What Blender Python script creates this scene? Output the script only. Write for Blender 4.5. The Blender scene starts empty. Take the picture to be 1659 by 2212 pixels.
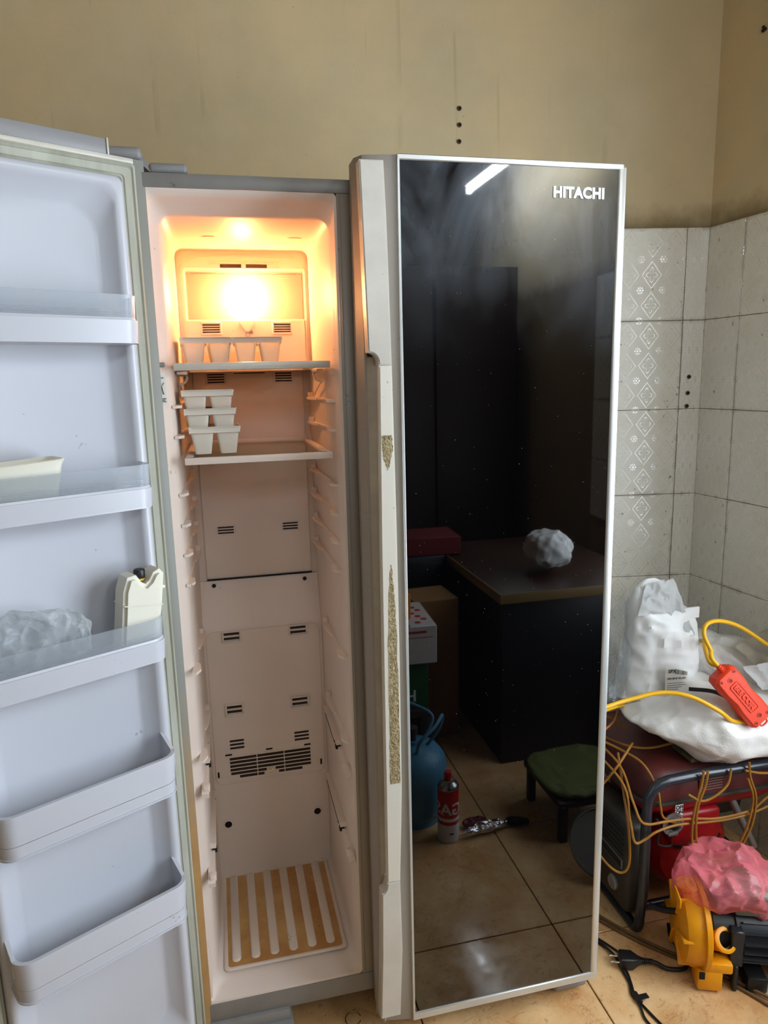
import bpy, bmesh, math, random
from mathutils import Vector, Matrix, noise
from mathutils.geometry import interpolate_bezier
random.seed(7)
R = math.radians
C = bpy.context.scene.collection
SC = bpy.context.scene

# ---------------------------------------------------------------- camera
def look(pitch, yaw, roll):
    fw = Vector((math.sin(yaw)*math.cos(pitch), math.cos(yaw)*math.cos(pitch), -math.sin(pitch)))
    r0 = Vector((math.cos(yaw), -math.sin(yaw), 0)); u0 = r0.cross(fw)
    r = r0*math.cos(roll) - u0*math.sin(roll); u = u0*math.cos(roll) + r0*math.sin(roll)
    return Matrix((r, u, -fw)).transposed().to_4x4()
cam_d = bpy.data.cameras.new('camera'); cam = bpy.data.objects.new('camera', cam_d); C.objects.link(cam)
cam_d.sensor_fit = 'VERTICAL'; cam_d.sensor_height = 24; cam_d.sensor_width = 24; cam_d.lens = 24*1530/2212
cam_d.clip_start = 0.02
cam.matrix_world = Matrix.Translation((0, -1.31, 1.383)) @ look(R(10.7), R(13.0), R(1.4))
SC.camera = cam

# ---------------------------------------------------------------- world, lights, exposure
w = bpy.data.worlds.new('sky'); SC.world = w; w.use_nodes = True
bg = w.node_tree.nodes['Background']; bg.inputs[0].default_value = (0.80, 0.90, 1.0, 1); bg.inputs[1].default_value = 9
SC.view_settings.view_transform = 'Standard'; SC.view_settings.look = 'None'
SC.view_settings.gamma = 1; SC.view_settings.use_curve_mapping = False; SC.view_settings.exposure = 0.25

WX = Vector((.9854, -.1702, 0)); WN = Vector((-.1702, -.9854, 0))       # back wall direction and normal into the room
RX = Vector((.0872, -.9962, 0)); RN = Vector((-.9962, -.0872, 0))       # right wall, from the corner towards the viewer
CORNER = Vector((1.434, .5905, 0))
def frame(o, x, n):                                                     # local x along the wall, y into the room, z up
    return Matrix.Translation(o) @ Matrix((x, n, Vector((0, 0, 1)))).transposed().to_4x4()
MB = frame(CORNER, -WX, WN)      # back wall: local x runs left from the corner, y into the room
MR = frame(CORNER, RX, RN)       # right wall: local x runs towards the viewer
WIN = (.80, 2.15, .50, 2.0)      # window in the right wall: x0, x1, z0, z1
def area(name, mat, sx, sy, power, col, portal=False):
    l = bpy.data.lights.new(name, 'AREA'); l.shape = 'RECTANGLE'; l.size = sx; l.size_y = sy
    l.energy = power; l.color = col
    if portal: l.cycles.is_portal = True
    o = bpy.data.objects.new(name, l); C.objects.link(o); o.matrix_world = mat; return o
wc = Vector(((WIN[0]+WIN[1])/2, -.06, (WIN[2]+WIN[3])/2))
area('window_portal', Matrix.Translation(MR @ wc) @ Matrix((RX, Vector((0, 0, 1)), -RN)).transposed().to_4x4(),
     WIN[1]-WIN[0], WIN[3]-WIN[2], 1, (1, 1, 1), True)
FILL_WIN = (-.5, 1.0, 1.65, 2.7)     # opening added in the wall behind the viewer for soft frontal daylight
area('window_portal', Matrix.Translation(((FILL_WIN[0]+FILL_WIN[1])/2, -3.82, (FILL_WIN[2]+FILL_WIN[3])/2)) @ Matrix.Rotation(R(90), 4, 'X'), FILL_WIN[1]-FILL_WIN[0], FILL_WIN[3]-FILL_WIN[2], 1, (1, 1, 1), True)

# ---------------------------------------------------------------- materials
def lin(c): return tuple((v/12.92 if v <= .04045 else ((v+.055)/1.055)**2.4) for v in [x/255 for x in c])
def mat(name, col, rough=.5, metal=0, ior=1.45, bump=0, bscale=60, var=0, vscale=8, col2=None, alpha=1, trans=0, emit=None, coat=0, sss=0, stretch=(1,1,1), dirt=0, dscale=90, dcol=(70,55,35), spec=None):
    m = bpy.data.materials.new(name); m.use_nodes = True
    nt = m.node_tree; b = nt.nodes['Principled BSDF']; L = nt.links.new
    c = lin(col)+(1,)
    b.inputs['Base Color'].default_value = c; b.inputs['Roughness'].default_value = rough
    b.inputs['Metallic'].default_value = metal; b.inputs['IOR'].default_value = ior
    b.inputs['Alpha'].default_value = alpha; b.inputs['Transmission Weight'].default_value = trans
    b.inputs['Coat Weight'].default_value = coat
    if spec is not None: b.inputs['Specular IOR Level'].default_value = spec
    if sss: b.inputs['Subsurface Weight'].default_value = sss; b.inputs['Subsurface Scale'].default_value = .006; b.inputs['Subsurface Radius'].default_value = (1, .95, .85)
    if emit: b.inputs['Emission Color'].default_value = lin(emit[0])+(1,); b.inputs['Emission Strength'].default_value = emit[1]
    tc = mp = None
    if bump or var or dirt:
        tc = nt.nodes.new('ShaderNodeTexCoord'); mp = nt.nodes.new('ShaderNodeMapping'); L(tc.outputs['Object'], mp.inputs[0]); mp.inputs['Scale'].default_value = stretch
    out = None
    if var:
        n = nt.nodes.new('ShaderNodeTexNoise'); n.inputs['Scale'].default_value = vscale; n.inputs['Detail'].default_value = 6; n.inputs['Roughness'].default_value = .65; L(mp.outputs[0], n.inputs[0])
        cr = nt.nodes.new('ShaderNodeValToRGB'); cr.color_ramp.elements[0].position = .35; cr.color_ramp.elements[1].position = .68
        c2 = lin(col2)+(1,) if col2 else tuple(v*(1-var) for v in c[:3])+(1,)
        cr.color_ramp.elements[0].color = c2; cr.color_ramp.elements[1].color = c; L(n.outputs[0], cr.inputs[0]); out = cr.outputs[0]
    if dirt:
        n = nt.nodes.new('ShaderNodeTexNoise'); n.inputs['Scale'].default_value = dscale; n.inputs['Detail'].default_value = 3; L(mp.outputs[0], n.inputs[0])
        n2 = nt.nodes.new('ShaderNodeTexNoise'); n2.inputs['Scale'].default_value = dscale/9; L(mp.outputs[0], n2.inputs[0])
        ad = nt.nodes.new('ShaderNodeMath'); ad.operation = 'MULTIPLY'; L(n.outputs[0], ad.inputs[0]); L(n2.outputs[0], ad.inputs[1])
        mr = nt.nodes.new('ShaderNodeMapRange'); mr.inputs[1].default_value = .46-dirt*.1; mr.inputs[2].default_value = .50; mr.inputs[4].default_value = min(1, .5+dirt); L(ad.outputs[0], mr.inputs[0])
        mx = nt.nodes.new('ShaderNodeMix'); mx.data_type = 'RGBA'; L(mr.outputs[0], mx.inputs[0])
        if out: L(out, mx.inputs[6])
        else: mx.inputs[6].default_value = c
        mx.inputs[7].default_value = lin(dcol)+(1,); out = mx.outputs[2]
    if out: L(out, b.inputs['Base Color'])
    if bump:
        n = nt.nodes.new('ShaderNodeTexNoise'); n.inputs['Scale'].default_value = bscale; n.inputs['Detail'].default_value = 4; L(mp.outputs[0], n.inputs[0])
        bp = nt.nodes.new('ShaderNodeBump'); bp.inputs['Strength'].default_value = bump; bp.inputs['Distance'].default_value = .01; L(n.outputs[0], bp.inputs['Height']); L(bp.outputs[0], b.inputs['Normal'])
    return m
def N(nt, t, **k):
    n = nt.nodes.new(t)
    for a, v in k.items(): setattr(n, a, v)
    return n
def math_(nt, op, a, b=None, c=None):
    n = nt.nodes.new('ShaderNodeMath'); n.operation = op
    for i, v in enumerate((a, b, c)):
        if v is None: continue
        if isinstance(v, (int, float)): n.inputs[i].default_value = v
        else: nt.links.new(v, n.inputs[i])
    return n.outputs[0]
def mixc(nt, f, a, b):
    mx = nt.nodes.new('ShaderNodeMix'); mx.data_type = 'RGBA'
    for s, v in ((0, f), (6, a), (7, b)):
        if isinstance(v, (int, float)): mx.inputs[s].default_value = v
        elif isinstance(v, tuple): mx.inputs[s].default_value = v if len(v) == 4 else v+(1,)
        else: nt.links.new(v, mx.inputs[s])
    return mx.outputs[2]

# plaster wall: tan distemper, damp patches, drip marks running down
def plaster_mat():
    m = mat('tan plaster', (186, 160, 112), rough=.85, spec=.25); nt = m.node_tree; L = nt.links.new; b = nt.nodes['Principled BSDF']
    tc = N(nt, 'ShaderNodeTexCoord'); sx = N(nt, 'ShaderNodeSeparateXYZ'); L(tc.outputs['Object'], sx.inputs[0])
    def ns(sc, det, scale=(1, 1, 1), rough=.6):
        mp = N(nt, 'ShaderNodeMapping'); mp.inputs['Scale'].default_value = scale; L(tc.outputs['Object'], mp.inputs[0])
        n = N(nt, 'ShaderNodeTexNoise'); n.inputs['Scale'].default_value = sc; n.inputs['Detail'].default_value = det; n.inputs['Roughness'].default_value = rough; L(mp.outputs[0], n.inputs[0]); return n.outputs[0]
    def rng(v, a, b_, c=0, d=1):
        r = N(nt, 'ShaderNodeMapRange'); L(v, r.inputs[0]); r.inputs[1].default_value = a; r.inputs[2].default_value = b_; r.inputs[3].default_value = c; r.inputs[4].default_value = d; return r.outputs[0]
    base = mixc(nt, rng(ns(2.2, 8), .35, .7), lin((206, 190, 154)), lin((230, 206, 162)))
    base = mixc(nt, rng(ns(6, 5), .5, .75, 0, .5), base, lin((218, 203, 170)))
    streak = math_(nt, 'MULTIPLY', rng(ns(26, 2, (1, 1, .035)), .60, .68, 0, 1), rng(ns(3.2, 3), .45, .6))
    base = mixc(nt, math_(nt, 'MULTIPLY', streak, .26), base, lin((112, 98, 66)))
    pale = math_(nt, 'MULTIPLY', rng(ns(19, 2, (1.3, 1, .03)), .62, .68, 0, 1), rng(ns(2.6, 3, (1, 1, 1.4)), .5, .62))
    base = mixc(nt, math_(nt, 'MULTIPLY', pale, .3), base, lin((206, 186, 146)))
    sp = rng(ns(70, 3), .70, .75)
    base = mixc(nt, math_(nt, 'MULTIPLY', sp, .4), base, lin((95, 80, 50)))
    # grime along the top edge of the tiles
    low = rng(math_(nt, 'ADD', sx.outputs[2], math_(nt, 'MULTIPLY', ns(14, 6), .09)), 1.905, 1.835)
    base = mixc(nt, math_(nt, 'MULTIPLY', low, .75), base, lin((104, 84, 50)))
    L(base, b.inputs['Base Color'])
    bp = N(nt, 'ShaderNodeBump'); bp.inputs['Strength'].default_value = .35; bp.inputs['Distance'].default_value = .004
    h = math_(nt, 'ADD', ns(9, 6), math_(nt, 'MULTIPLY', ns(120, 2), .15)); L(h, bp.inputs['Height']); L(bp.outputs[0], b.inputs['Normal'])
    return m
PX, PZ = .2/3, .26/3
def tile_mat():
    m = mat('glazed wall tile', (206, 202, 186), rough=.14, ior=1.95); nt = m.node_tree; L = nt.links.new; b = nt.nodes['Principled BSDF']
    tc = N(nt, 'ShaderNodeTexCoord'); sx = N(nt, 'ShaderNodeSeparateXYZ'); L(tc.outputs['Object'], sx.inputs[0])
    fx = math_(nt, 'FRACT', math_(nt, 'ADD', math_(nt, 'DIVIDE', sx.outputs[0], PX), 20.5)); fz = math_(nt, 'FRACT', math_(nt, 'ADD', math_(nt, 'DIVIDE', sx.outputs[2], PZ), 20.5))
    cx = math_(nt, 'SUBTRACT', fx, .5); cz = math_(nt, 'SUBTRACT', fz, .5)
    ax = math_(nt, 'ABSOLUTE', cx); az = math_(nt, 'ABSOLUTE', cz)
    d = math_(nt, 'ADD', ax, az)
    line = math_(nt, 'LESS_THAN', math_(nt, 'ABSOLUTE', math_(nt, 'SUBTRACT', d, .43)), .014)
    # petals inside each diamond: four leaves
    ang = math_(nt, 'ARCTAN2', cz, cx); rad = math_(nt, 'SQRT', math_(nt, 'ADD', math_(nt, 'MULTIPLY', cx, cx), math_(nt, 'MULTIPLY', cz, cz)))
    pet = math_(nt, 'MULTIPLY', math_(nt, 'ABSOLUTE', math_(nt, 'COSINE', math_(nt, 'MULTIPLY', ang, 2))), .24)
    petal = math_(nt, 'LESS_THAN', math_(nt, 'ABSOLUTE', math_(nt, 'SUBTRACT', rad, pet)), .012)
    # flower rosettes where four diamonds meet
    gx = math_(nt, 'SUBTRACT', ax, .5); gz = math_(nt, 'SUBTRACT', az, .5)
    gr = math_(nt, 'SQRT', math_(nt, 'ADD', math_(nt, 'MULTIPLY', gx, gx), math_(nt, 'MULTIPLY', math_(nt, 'MULTIPLY', gz, 1.3), math_(nt, 'MULTIPLY', gz, 1.3))))
    ga = math_(nt, 'ARCTAN2', gz, gx)
    ring = math_(nt, 'LESS_THAN', math_(nt, 'ABSOLUTE', math_(nt, 'SUBTRACT', gr, .12)), .038)
    dots = math_(nt, 'GREATER_THAN', math_(nt, 'COSINE', math_(nt, 'MULTIPLY', ga, 8)), -.2)
    fl = math_(nt, 'MAXIMUM', math_(nt, 'MULTIPLY', ring, dots), math_(nt, 'LESS_THAN', gr, .045))
    pat = math_(nt, 'MAXIMUM', math_(nt, 'MAXIMUM', line, petal), fl)
    nz = N(nt, 'ShaderNodeTexNoise'); nz.inputs['Scale'].default_value = 5; nz.inputs['Detail'].default_value = 6
    oi = N(nt, 'ShaderNodeObjectInfo'); ad = N(nt, 'ShaderNodeVectorMath'); L(tc.outputs['Object'], ad.inputs[0]); L(oi.outputs['Location'], ad.inputs[1]); L(ad.outputs[0], nz.inputs[0])
    r1 = N(nt, 'ShaderNodeMapRange'); r1.inputs[1].default_value = .35; r1.inputs[2].default_value = .7; L(nz.outputs[0], r1.inputs[0])
    base = mixc(nt, r1.outputs[0], lin((230, 225, 210)), lin((240, 237, 227)))
    base = mixc(nt, math_(nt, 'MULTIPLY', pat, .38), base, lin((190, 184, 168)))
    n2 = N(nt, 'ShaderNodeTexNoise'); n2.inputs['Scale'].default_value = 55; n2.inputs['Detail'].default_value = 2; L(ad.outputs[0], n2.inputs[0])
    base = mixc(nt, math_(nt, 'MULTIPLY', math_(nt, 'GREATER_THAN', n2.outputs[0], .735), .7), base, lin((80, 62, 44)))
    # dirt creeping in from the tile's edges
    ex = math_(nt, 'ABSOLUTE', sx.outputs[0]); ez = math_(nt, 'ABSOLUTE', sx.outputs[2])
    e = math_(nt, 'MAXIMUM', math_(nt, 'SUBTRACT', ex, .1), math_(nt, 'SUBTRACT', ez, .13))
    r2 = N(nt, 'ShaderNodeMapRange'); r2.inputs[1].default_value = -.012; r2.inputs[2].default_value = 0; L(math_(nt, 'ADD', e, math_(nt, 'MULTIPLY', math_(nt, 'SUBTRACT', nz.outputs[0], .62), .05)), r2.inputs[0])
    base = mixc(nt, math_(nt, 'MULTIPLY', r2.outputs[0], .55), base, lin((138, 120, 92)))
    L(base, b.inputs['Base Color'])
    bp = N(nt, 'ShaderNodeBump'); bp.inputs['Strength'].default_value = .5; bp.inputs['Distance'].default_value = .002
    L(math_(nt, 'ADD', pat, math_(nt, 'MULTIPLY', nz.outputs[0], .6)), bp.inputs['Height']); L(bp.outputs[0], b.inputs['Normal'])
    L(math_(nt, 'ADD', math_(nt, 'MULTIPLY', pat, -.20), .34), b.inputs['Roughness']); L(math_(nt, 'ADD', math_(nt, 'MULTIPLY', pat, 1.0), 1.66), b.inputs['IOR'])
    return m
def floor_mat():
    m = mat('beige marbled floor tile', (214, 166, 108), rough=.16, ior=1.5); nt = m.node_tree; L = nt.links.new; b = nt.nodes['Principled BSDF']
    tc = N(nt, 'ShaderNodeTexCoord'); oi = N(nt, 'ShaderNodeObjectInfo'); ad = N(nt, 'ShaderNodeVectorMath'); L(tc.outputs['Object'], ad.inputs[0]); L(oi.outputs['Location'], ad.inputs[1])
    def ns(sc, det, dist=0, r=.6):
        n = N(nt, 'ShaderNodeTexNoise'); n.inputs['Scale'].default_value = sc; n.inputs['Detail'].default_value = det; n.inputs['Distortion'].default_value = dist; n.inputs['Roughness'].default_value = r; L(ad.outputs[0], n.inputs[0]); return n.outputs[0]
    def rng(v, a, b_, c=0, d=1):
        r = N(nt, 'ShaderNodeMapRange'); L(v, r.inputs[0]); r.inputs[1].default_value = a; r.inputs[2].default_value = b_; r.inputs[3].default_value = c; r.inputs[4].default_value = d; return r.outputs[0]
    base = mixc(nt, rng(ns(7, 8), .35, .68), lin((214, 162, 106)), lin((240, 202, 150)))
    v = math_(nt, 'ABSOLUTE', math_(nt, 'SUBTRACT', ns(9, 7, 2.2), .5))
    vein = math_(nt, 'MULTIPLY', rng(v, .016, .0), rng(ns(6, 3), .45, .6))
    base = mixc(nt, math_(nt, 'MULTIPLY', vein, .6), base, lin((166, 94, 44)))
    v2 = math_(nt, 'ABSOLUTE', math_(nt, 'SUBTRACT', ns(17, 6, 1.5), .5))
    base = mixc(nt, math_(nt, 'MULTIPLY', rng(v2, .02, .0), .22), base, lin((246, 214, 165)))
    base = mixc(nt, math_(nt, 'MULTIPLY', rng(ns(60, 4), .60, .68), .35), base, lin((96, 70, 44)))
    base = mixc(nt, rng(ns(3, 6), .50, .75, 0, .35), base, lin((120, 90, 58)))
    L(base, b.inputs['Base Color'])
    L(rng(ns(22, 5), .3, .7, .04, .22), b.inputs['Roughness'])
    return m
def glass_mat():   # black door glass, greasy smears change only its gloss
    m = mat('black door glass', (3, 3, 4), rough=.02, ior=1.85); nt = m.node_tree; L = nt.links.new; b = nt.nodes['Principled BSDF']
    tc = N(nt, 'ShaderNodeTexCoord'); sx = N(nt, 'ShaderNodeSeparateXYZ'); L(tc.outputs['Object'], sx.inputs[0])
    def ns(sc, det, scale, dist=0):
        mp = N(nt, 'ShaderNodeMapping'); mp.inputs['Scale'].default_value = scale; mp.inputs['Rotation'].default_value = (0, .5, 0); L(tc.outputs['Object'], mp.inputs[0])
        n = N(nt, 'ShaderNodeTexNoise'); n.inputs['Scale'].default_value = sc; n.inputs['Detail'].default_value = det; n.inputs['Distortion'].default_value = dist; L(mp.outputs[0], n.inputs[0]); return n.outputs[0]
    def rng(v, a, b_, c=0, d=1):
        r = N(nt, 'ShaderNodeMapRange'); L(v, r.inputs[0]); r.inputs[1].default_value = a; r.inputs[2].default_value = b_; r.inputs[3].default_value = c; r.inputs[4].default_value = d; return r.outputs[0]
    top = rng(sx.outputs[2], 1.40, 1.66)
    smear = math_(nt, 'MULTIPLY', rng(ns(7, 5, (1, 1, .5), 1.2), .42, .66), top)
    film = math_(nt, 'MULTIPLY', rng(ns(3, 3, (1, 1, .6)), .35, .6), top)
    coat = math_(nt, 'ADD', math_(nt, 'MULTIPLY', smear, .055), math_(nt, 'MULTIPLY', film, .02))
    dust = math_(nt, 'GREATER_THAN', ns(260, 1, (1, 1, 1)), .80)
    g = N(nt, 'ShaderNodeBsdfGlossy'); g.inputs['Roughness'].default_value = .32; g.inputs['Color'].default_value = (.75, .85, 1, 1)
    df = N(nt, 'ShaderNodeBsdfDiffuse'); df.inputs['Color'].default_value = lin((150, 150, 145))+(1,)
    m1 = N(nt, 'ShaderNodeMixShader'); L(coat, m1.inputs[0]); L(b.outputs[0], m1.inputs[1]); L(g.outputs[0], m1.inputs[2])
    m2 = N(nt, 'ShaderNodeMixShader'); L(math_(nt, 'MULTIPLY', dust, .35), m2.inputs[0]); L(m1.outputs[0], m2.inputs[1]); L(df.outputs[0], m2.inputs[2])
    L(m2.outputs[0], nt.nodes['Material Output'].inputs['Surface'])
    return m
def clear_mat(name, col, op, rough=.12, gl=.25):   # thin clear plastic: see-through with a gloss
    m = bpy.data.materials.new(name); m.use_nodes = True; nt = m.node_tree; L = nt.links.new
    b = nt.nodes['Principled BSDF']; b.inputs['Base Color'].default_value = lin(col)+(1,); b.inputs['Roughness'].default_value = rough
    t = N(nt, 'ShaderNodeBsdfTransparent'); t.inputs[0].default_value = tuple(min(1, .75+.25*v) for v in lin(col))+(1,)
    lw = N(nt, 'ShaderNodeLayerWeight'); lw.inputs[0].default_value = .35
    f = math_(nt, 'ADD', math_(nt, 'MULTIPLY', lw.outputs['Facing'], gl*2), op); f2 = math_(nt, 'MINIMUM', f, 1.0)
    mx = N(nt, 'ShaderNodeMixShader'); L(f2, mx.inputs[0]); L(t.outputs[0], mx.inputs[1]); L(b.outputs[0], mx.inputs[2])
    L(mx.outputs[0], nt.nodes['Material Output'].inputs['Surface']); return m

def diffuse_cover():
    m = bpy.data.materials.new('ribbed lamp cover'); m.use_nodes = True; nt = m.node_tree; L = nt.links.new; nt.nodes.remove(nt.nodes['Principled BSDF'])
    t = N(nt, 'ShaderNodeBsdfTransparent'); tr = N(nt, 'ShaderNodeBsdfTranslucent'); g = N(nt, 'ShaderNodeBsdfGlossy'); d = N(nt, 'ShaderNodeBsdfDiffuse')
    tr.inputs[0].default_value = (.95, .93, .88, 1); d.inputs[0].default_value = (.9, .88, .82, 1); g.inputs['Roughness'].default_value = .25
    a = N(nt, 'ShaderNodeMixShader'); a.inputs[0].default_value = .30; L(tr.outputs[0], a.inputs[1]); L(d.outputs[0], a.inputs[2])
    b = N(nt, 'ShaderNodeMixShader'); b.inputs[0].default_value = .72; L(a.outputs[0], b.inputs[1]); L(t.outputs[0], b.inputs[2])
    c = N(nt, 'ShaderNodeMixShader'); c.inputs[0].default_value = .06; L(b.outputs[0], c.inputs[1]); L(g.outputs[0], c.inputs[2])
    L(c.outputs[0], nt.nodes['Material Output'].inputs['Surface']); return m
def edge_mat():   # grey edge that turns mottled tan towards the bottom
    m = mat('grey to tan edge', (136, 138, 132), .5); nt = m.node_tree; L = nt.links.new; b = nt.nodes['Principled BSDF']
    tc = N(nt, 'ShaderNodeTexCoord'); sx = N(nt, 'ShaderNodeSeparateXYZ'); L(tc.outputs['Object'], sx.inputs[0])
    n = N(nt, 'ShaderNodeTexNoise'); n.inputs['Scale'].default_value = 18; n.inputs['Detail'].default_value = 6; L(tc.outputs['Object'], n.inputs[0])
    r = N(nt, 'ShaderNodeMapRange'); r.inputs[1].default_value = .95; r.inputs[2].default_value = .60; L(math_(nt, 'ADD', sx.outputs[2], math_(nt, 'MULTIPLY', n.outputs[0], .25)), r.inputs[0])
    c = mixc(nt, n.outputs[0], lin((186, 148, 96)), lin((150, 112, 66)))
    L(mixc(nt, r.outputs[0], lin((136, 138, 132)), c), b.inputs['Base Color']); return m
M = dict(
 plaster=plaster_mat(), tile=tile_mat(), floor=floor_mat(), glass=glass_mat(),
 grout=mat('dirty grout', (158, 136, 104), .9, bump=.3, bscale=200),
 fgrout=mat('dark floor grout', (48, 36, 26), .9),
 ceil=mat('ceiling paint', (176, 160, 128), .9, bump=.1, bscale=40),
 liner=mat('white plastic liner', (230, 215, 204), .44, var=.06, vscale=5, dirt=.10, dscale=160, dcol=(120, 95, 70)),
 liner2=mat('glossy door liner', (190, 193, 202), .26, dirt=.03, dscale=150, dcol=(130, 120, 110)),
 dirtyliner=mat('stained plastic', (230, 216, 204), .35, dirt=.55, dscale=220, dcol=(70, 52, 34)),
 stain=mat('yellow stained tray', (206, 168, 112), .35, var=1, col2=(178, 128, 72), vscale=9, dirt=.35, dscale=190, dcol=(70, 42, 22)),
 gray=mat('grey painted steel', (142, 141, 140), .42, metal=.1, var=.15, vscale=14, dirt=.12, dscale=150),
 graycap=mat('grey plastic cap', (136, 136, 138), .38, dirt=.08, dscale=130, dcol=(60, 50, 45)),
 silver=mat('silver plastic', (208, 204, 194), .36, metal=.1, var=.12, vscale=10, dirt=.16, dscale=170, dcol=(96, 82, 62)),
 bevel=mat('grey beige door edge', (150, 143, 134), .42, metal=.1, dirt=.14, dscale=170),
 gasket=mat('grey rubber gasket', (190, 192, 180), .6, var=.35, vscale=14, col2=(150, 150, 134), stretch=(1, 1, .12), dirt=.15, dscale=90, dcol=(80, 70, 45)),
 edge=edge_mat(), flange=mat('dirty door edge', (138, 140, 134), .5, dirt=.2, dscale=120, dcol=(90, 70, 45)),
 grip=mat('grimy grip recess', (176, 162, 140), .55, dirt=.35, dscale=120, dcol=(96, 78, 50), var=.25, vscale=9),
 handle2=mat('worn handle middle', (218, 214, 202), .42, metal=.15, dirt=.1, dscale=150, dcol=(120, 105, 75)),
 worn=mat('worn off coating', (180, 166, 130), .8, var=1, col2=(122, 104, 68), vscale=160, bump=.6, bscale=260),
 alu=mat('brushed aluminium trim', (206, 208, 206), .32, metal=.55, dirt=.08, dscale=200),
 chrome=mat('chrome', (225, 225, 228), .15, metal=1),
 hole=mat('dark opening', (14, 12, 11), .8),
 slot=mat('vent slot', (48, 36, 28), .8),
 amber=clear_mat('shelf glass', (190, 184, 160), .10, .15, .06),
 tray=mat('translucent white plastic', (232, 224, 210), .35, sss=.3),
 milky=mat('milky plastic', (222, 220, 206), .35, sss=.3),
 whitebag=mat('white woven plastic', (222, 220, 216), .48, bump=.12, bscale=240, dirt=.05),
 bag=mat('white plastic film', (214, 214, 212), .38),
 clear=clear_mat('clear bin plastic', (205, 212, 220), .16, .1, .3),
 clearbag=clear_mat('clear plastic bag', (214, 220, 222), .14, .08, .32),
 greybag=clear_mat('cloudy plastic film', (178, 170, 152), .6, .25, .3),
 pink=clear_mat('pink plastic bag', (246, 132, 142), .30, .2, .4),
 diffuser=diffuse_cover(),
 orange=mat('orange plastic', (226, 62, 28), .42, dirt=.08, dscale=120),
 orange_dk=mat('dark orange hollow', (120, 28, 14), .6),
 yellow=mat('yellow cable sheath', (222, 168, 20), .42, dirt=.08),
 brownwire=mat('brown dirty wire', (166, 112, 36), .5, var=.3, vscale=20),
 blackp=mat('black plastic', (24, 24, 26), .42),
 blackm=mat('black painted steel tube', (40, 44, 52), .28, metal=.2, ior=1.6),
 motor=mat('black motor casing', (36, 37, 42), .4),
 red=mat('red painted steel', (176, 22, 28), .38, var=.5, vscale=9, dirt=.4, dscale=60, dcol=(64, 38, 30)),
 reddk=mat('dusty red tank', (92, 34, 30), .5, var=.4, vscale=8, dirt=.3, dscale=60),
 pump=mat('yellow pump paint', (240, 160, 14), .38, var=.12, vscale=16, dirt=.3, dscale=80, dcol=(110, 72, 20)),
 brass=mat('old brass thread', (150, 112, 50), .4, metal=.7),
 greym=mat('grey metal', (150, 150, 148), .35, metal=.6),
 dustmetal=mat('dusty black panel', (62, 56, 48), .6, var=.4, vscale=20),
 paper=mat('white label', (236, 234, 226), .6), ink=mat('black ink', (25, 24, 24), .6), greyink=mat('grey print', (120, 116, 110), .6),
 yellink=mat('sheath print', (60, 44, 10), .6),
 tube=mat('lit fluorescent tube', (255, 255, 255), .4, emit=((232, 244, 255), 120)),
 tubebody=mat('white lamp body', (230, 230, 228), .4),
 bulb=mat('lit fridge bulb', (255, 230, 180), .4, emit=((255, 176, 110), 720)),
 gasblue=mat('light blue gas cylinder', (86, 150, 186), .4, var=.25, vscale=8, dirt=.2),
 canred=mat('red can print', (196, 24, 28), .3), canwhite=mat('white can print', (228, 226, 230), .3),
 silverm=mat('tin metal', (190, 192, 190), .25, metal=1),
 foil=mat('crumpled foil', (235, 235, 240), .18, metal=1),
 maroon=mat('maroon wrapper', (96, 18, 26), .35),
 wood=mat('brown wooden top', (66, 42, 26), .4, var=.4, vscale=7, stretch=(1, 6, 1)),
 woodedge=mat('pale table edging', (132, 106, 60), .5),
 carton=mat('white carton', (206, 200, 198), .7), cartonred=mat('red carton print', (176, 18, 22), .6), cartonor=mat('orange carton', (226, 138, 20), .6),
 beer=mat('green carton', (16, 82, 42), .4), star=mat('red star', (206, 26, 26), .4), white=mat('white print', (232, 234, 232), .5),
 bluebin=mat('blue plastic', (22, 52, 150), .45), olive=mat('olive cloth', (88, 96, 44), .8), mesh=mat('punched tin', (150, 152, 154), .3, metal=.9),
 darkwood=mat('dark cabinet', (46, 34, 28), .6), kraft=mat('brown cardboard', (150, 112, 66), .8), wallpaint=mat('dim room paint', (120, 112, 96), .9),
)

# ---------------------------------------------------------------- mesh helpers
def obj(name, bm, m, parent=None, smooth=False, mats=None):
    me = bpy.data.meshes.new(name); bmesh.ops.recalc_face_normals(bm, faces=bm.faces); bm.to_mesh(me); bm.free()
    for x in (mats or [m]): me.materials.append(x)
    if smooth:
        for p in me.polygons: p.use_smooth = True
        try: me.set_sharp_from_angle(angle=R(smooth if smooth > 1 else 40))
        except Exception: pass
    o = bpy.data.objects.new(name, me); C.objects.link(o)
    if parent: o.parent = parent
    return o
def empty(name, loc=(0, 0, 0), rz=0, parent=None):
    o = bpy.data.objects.new(name, None); C.objects.link(o); o.location = loc; o.rotation_euler = (0, 0, rz)
    o.empty_display_size = .05
    if parent: o.parent = parent
    return o
def tag(o, label=None, cat=None, group=None, kind=None):
    if label: o['label'] = label
    if cat: o['category'] = cat
    if group: o['group'] = group
    if kind: o['kind'] = kind
    return o
def at(o, mw):            # place a top-level object by matrix
    o.matrix_world = mw; return o
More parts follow.
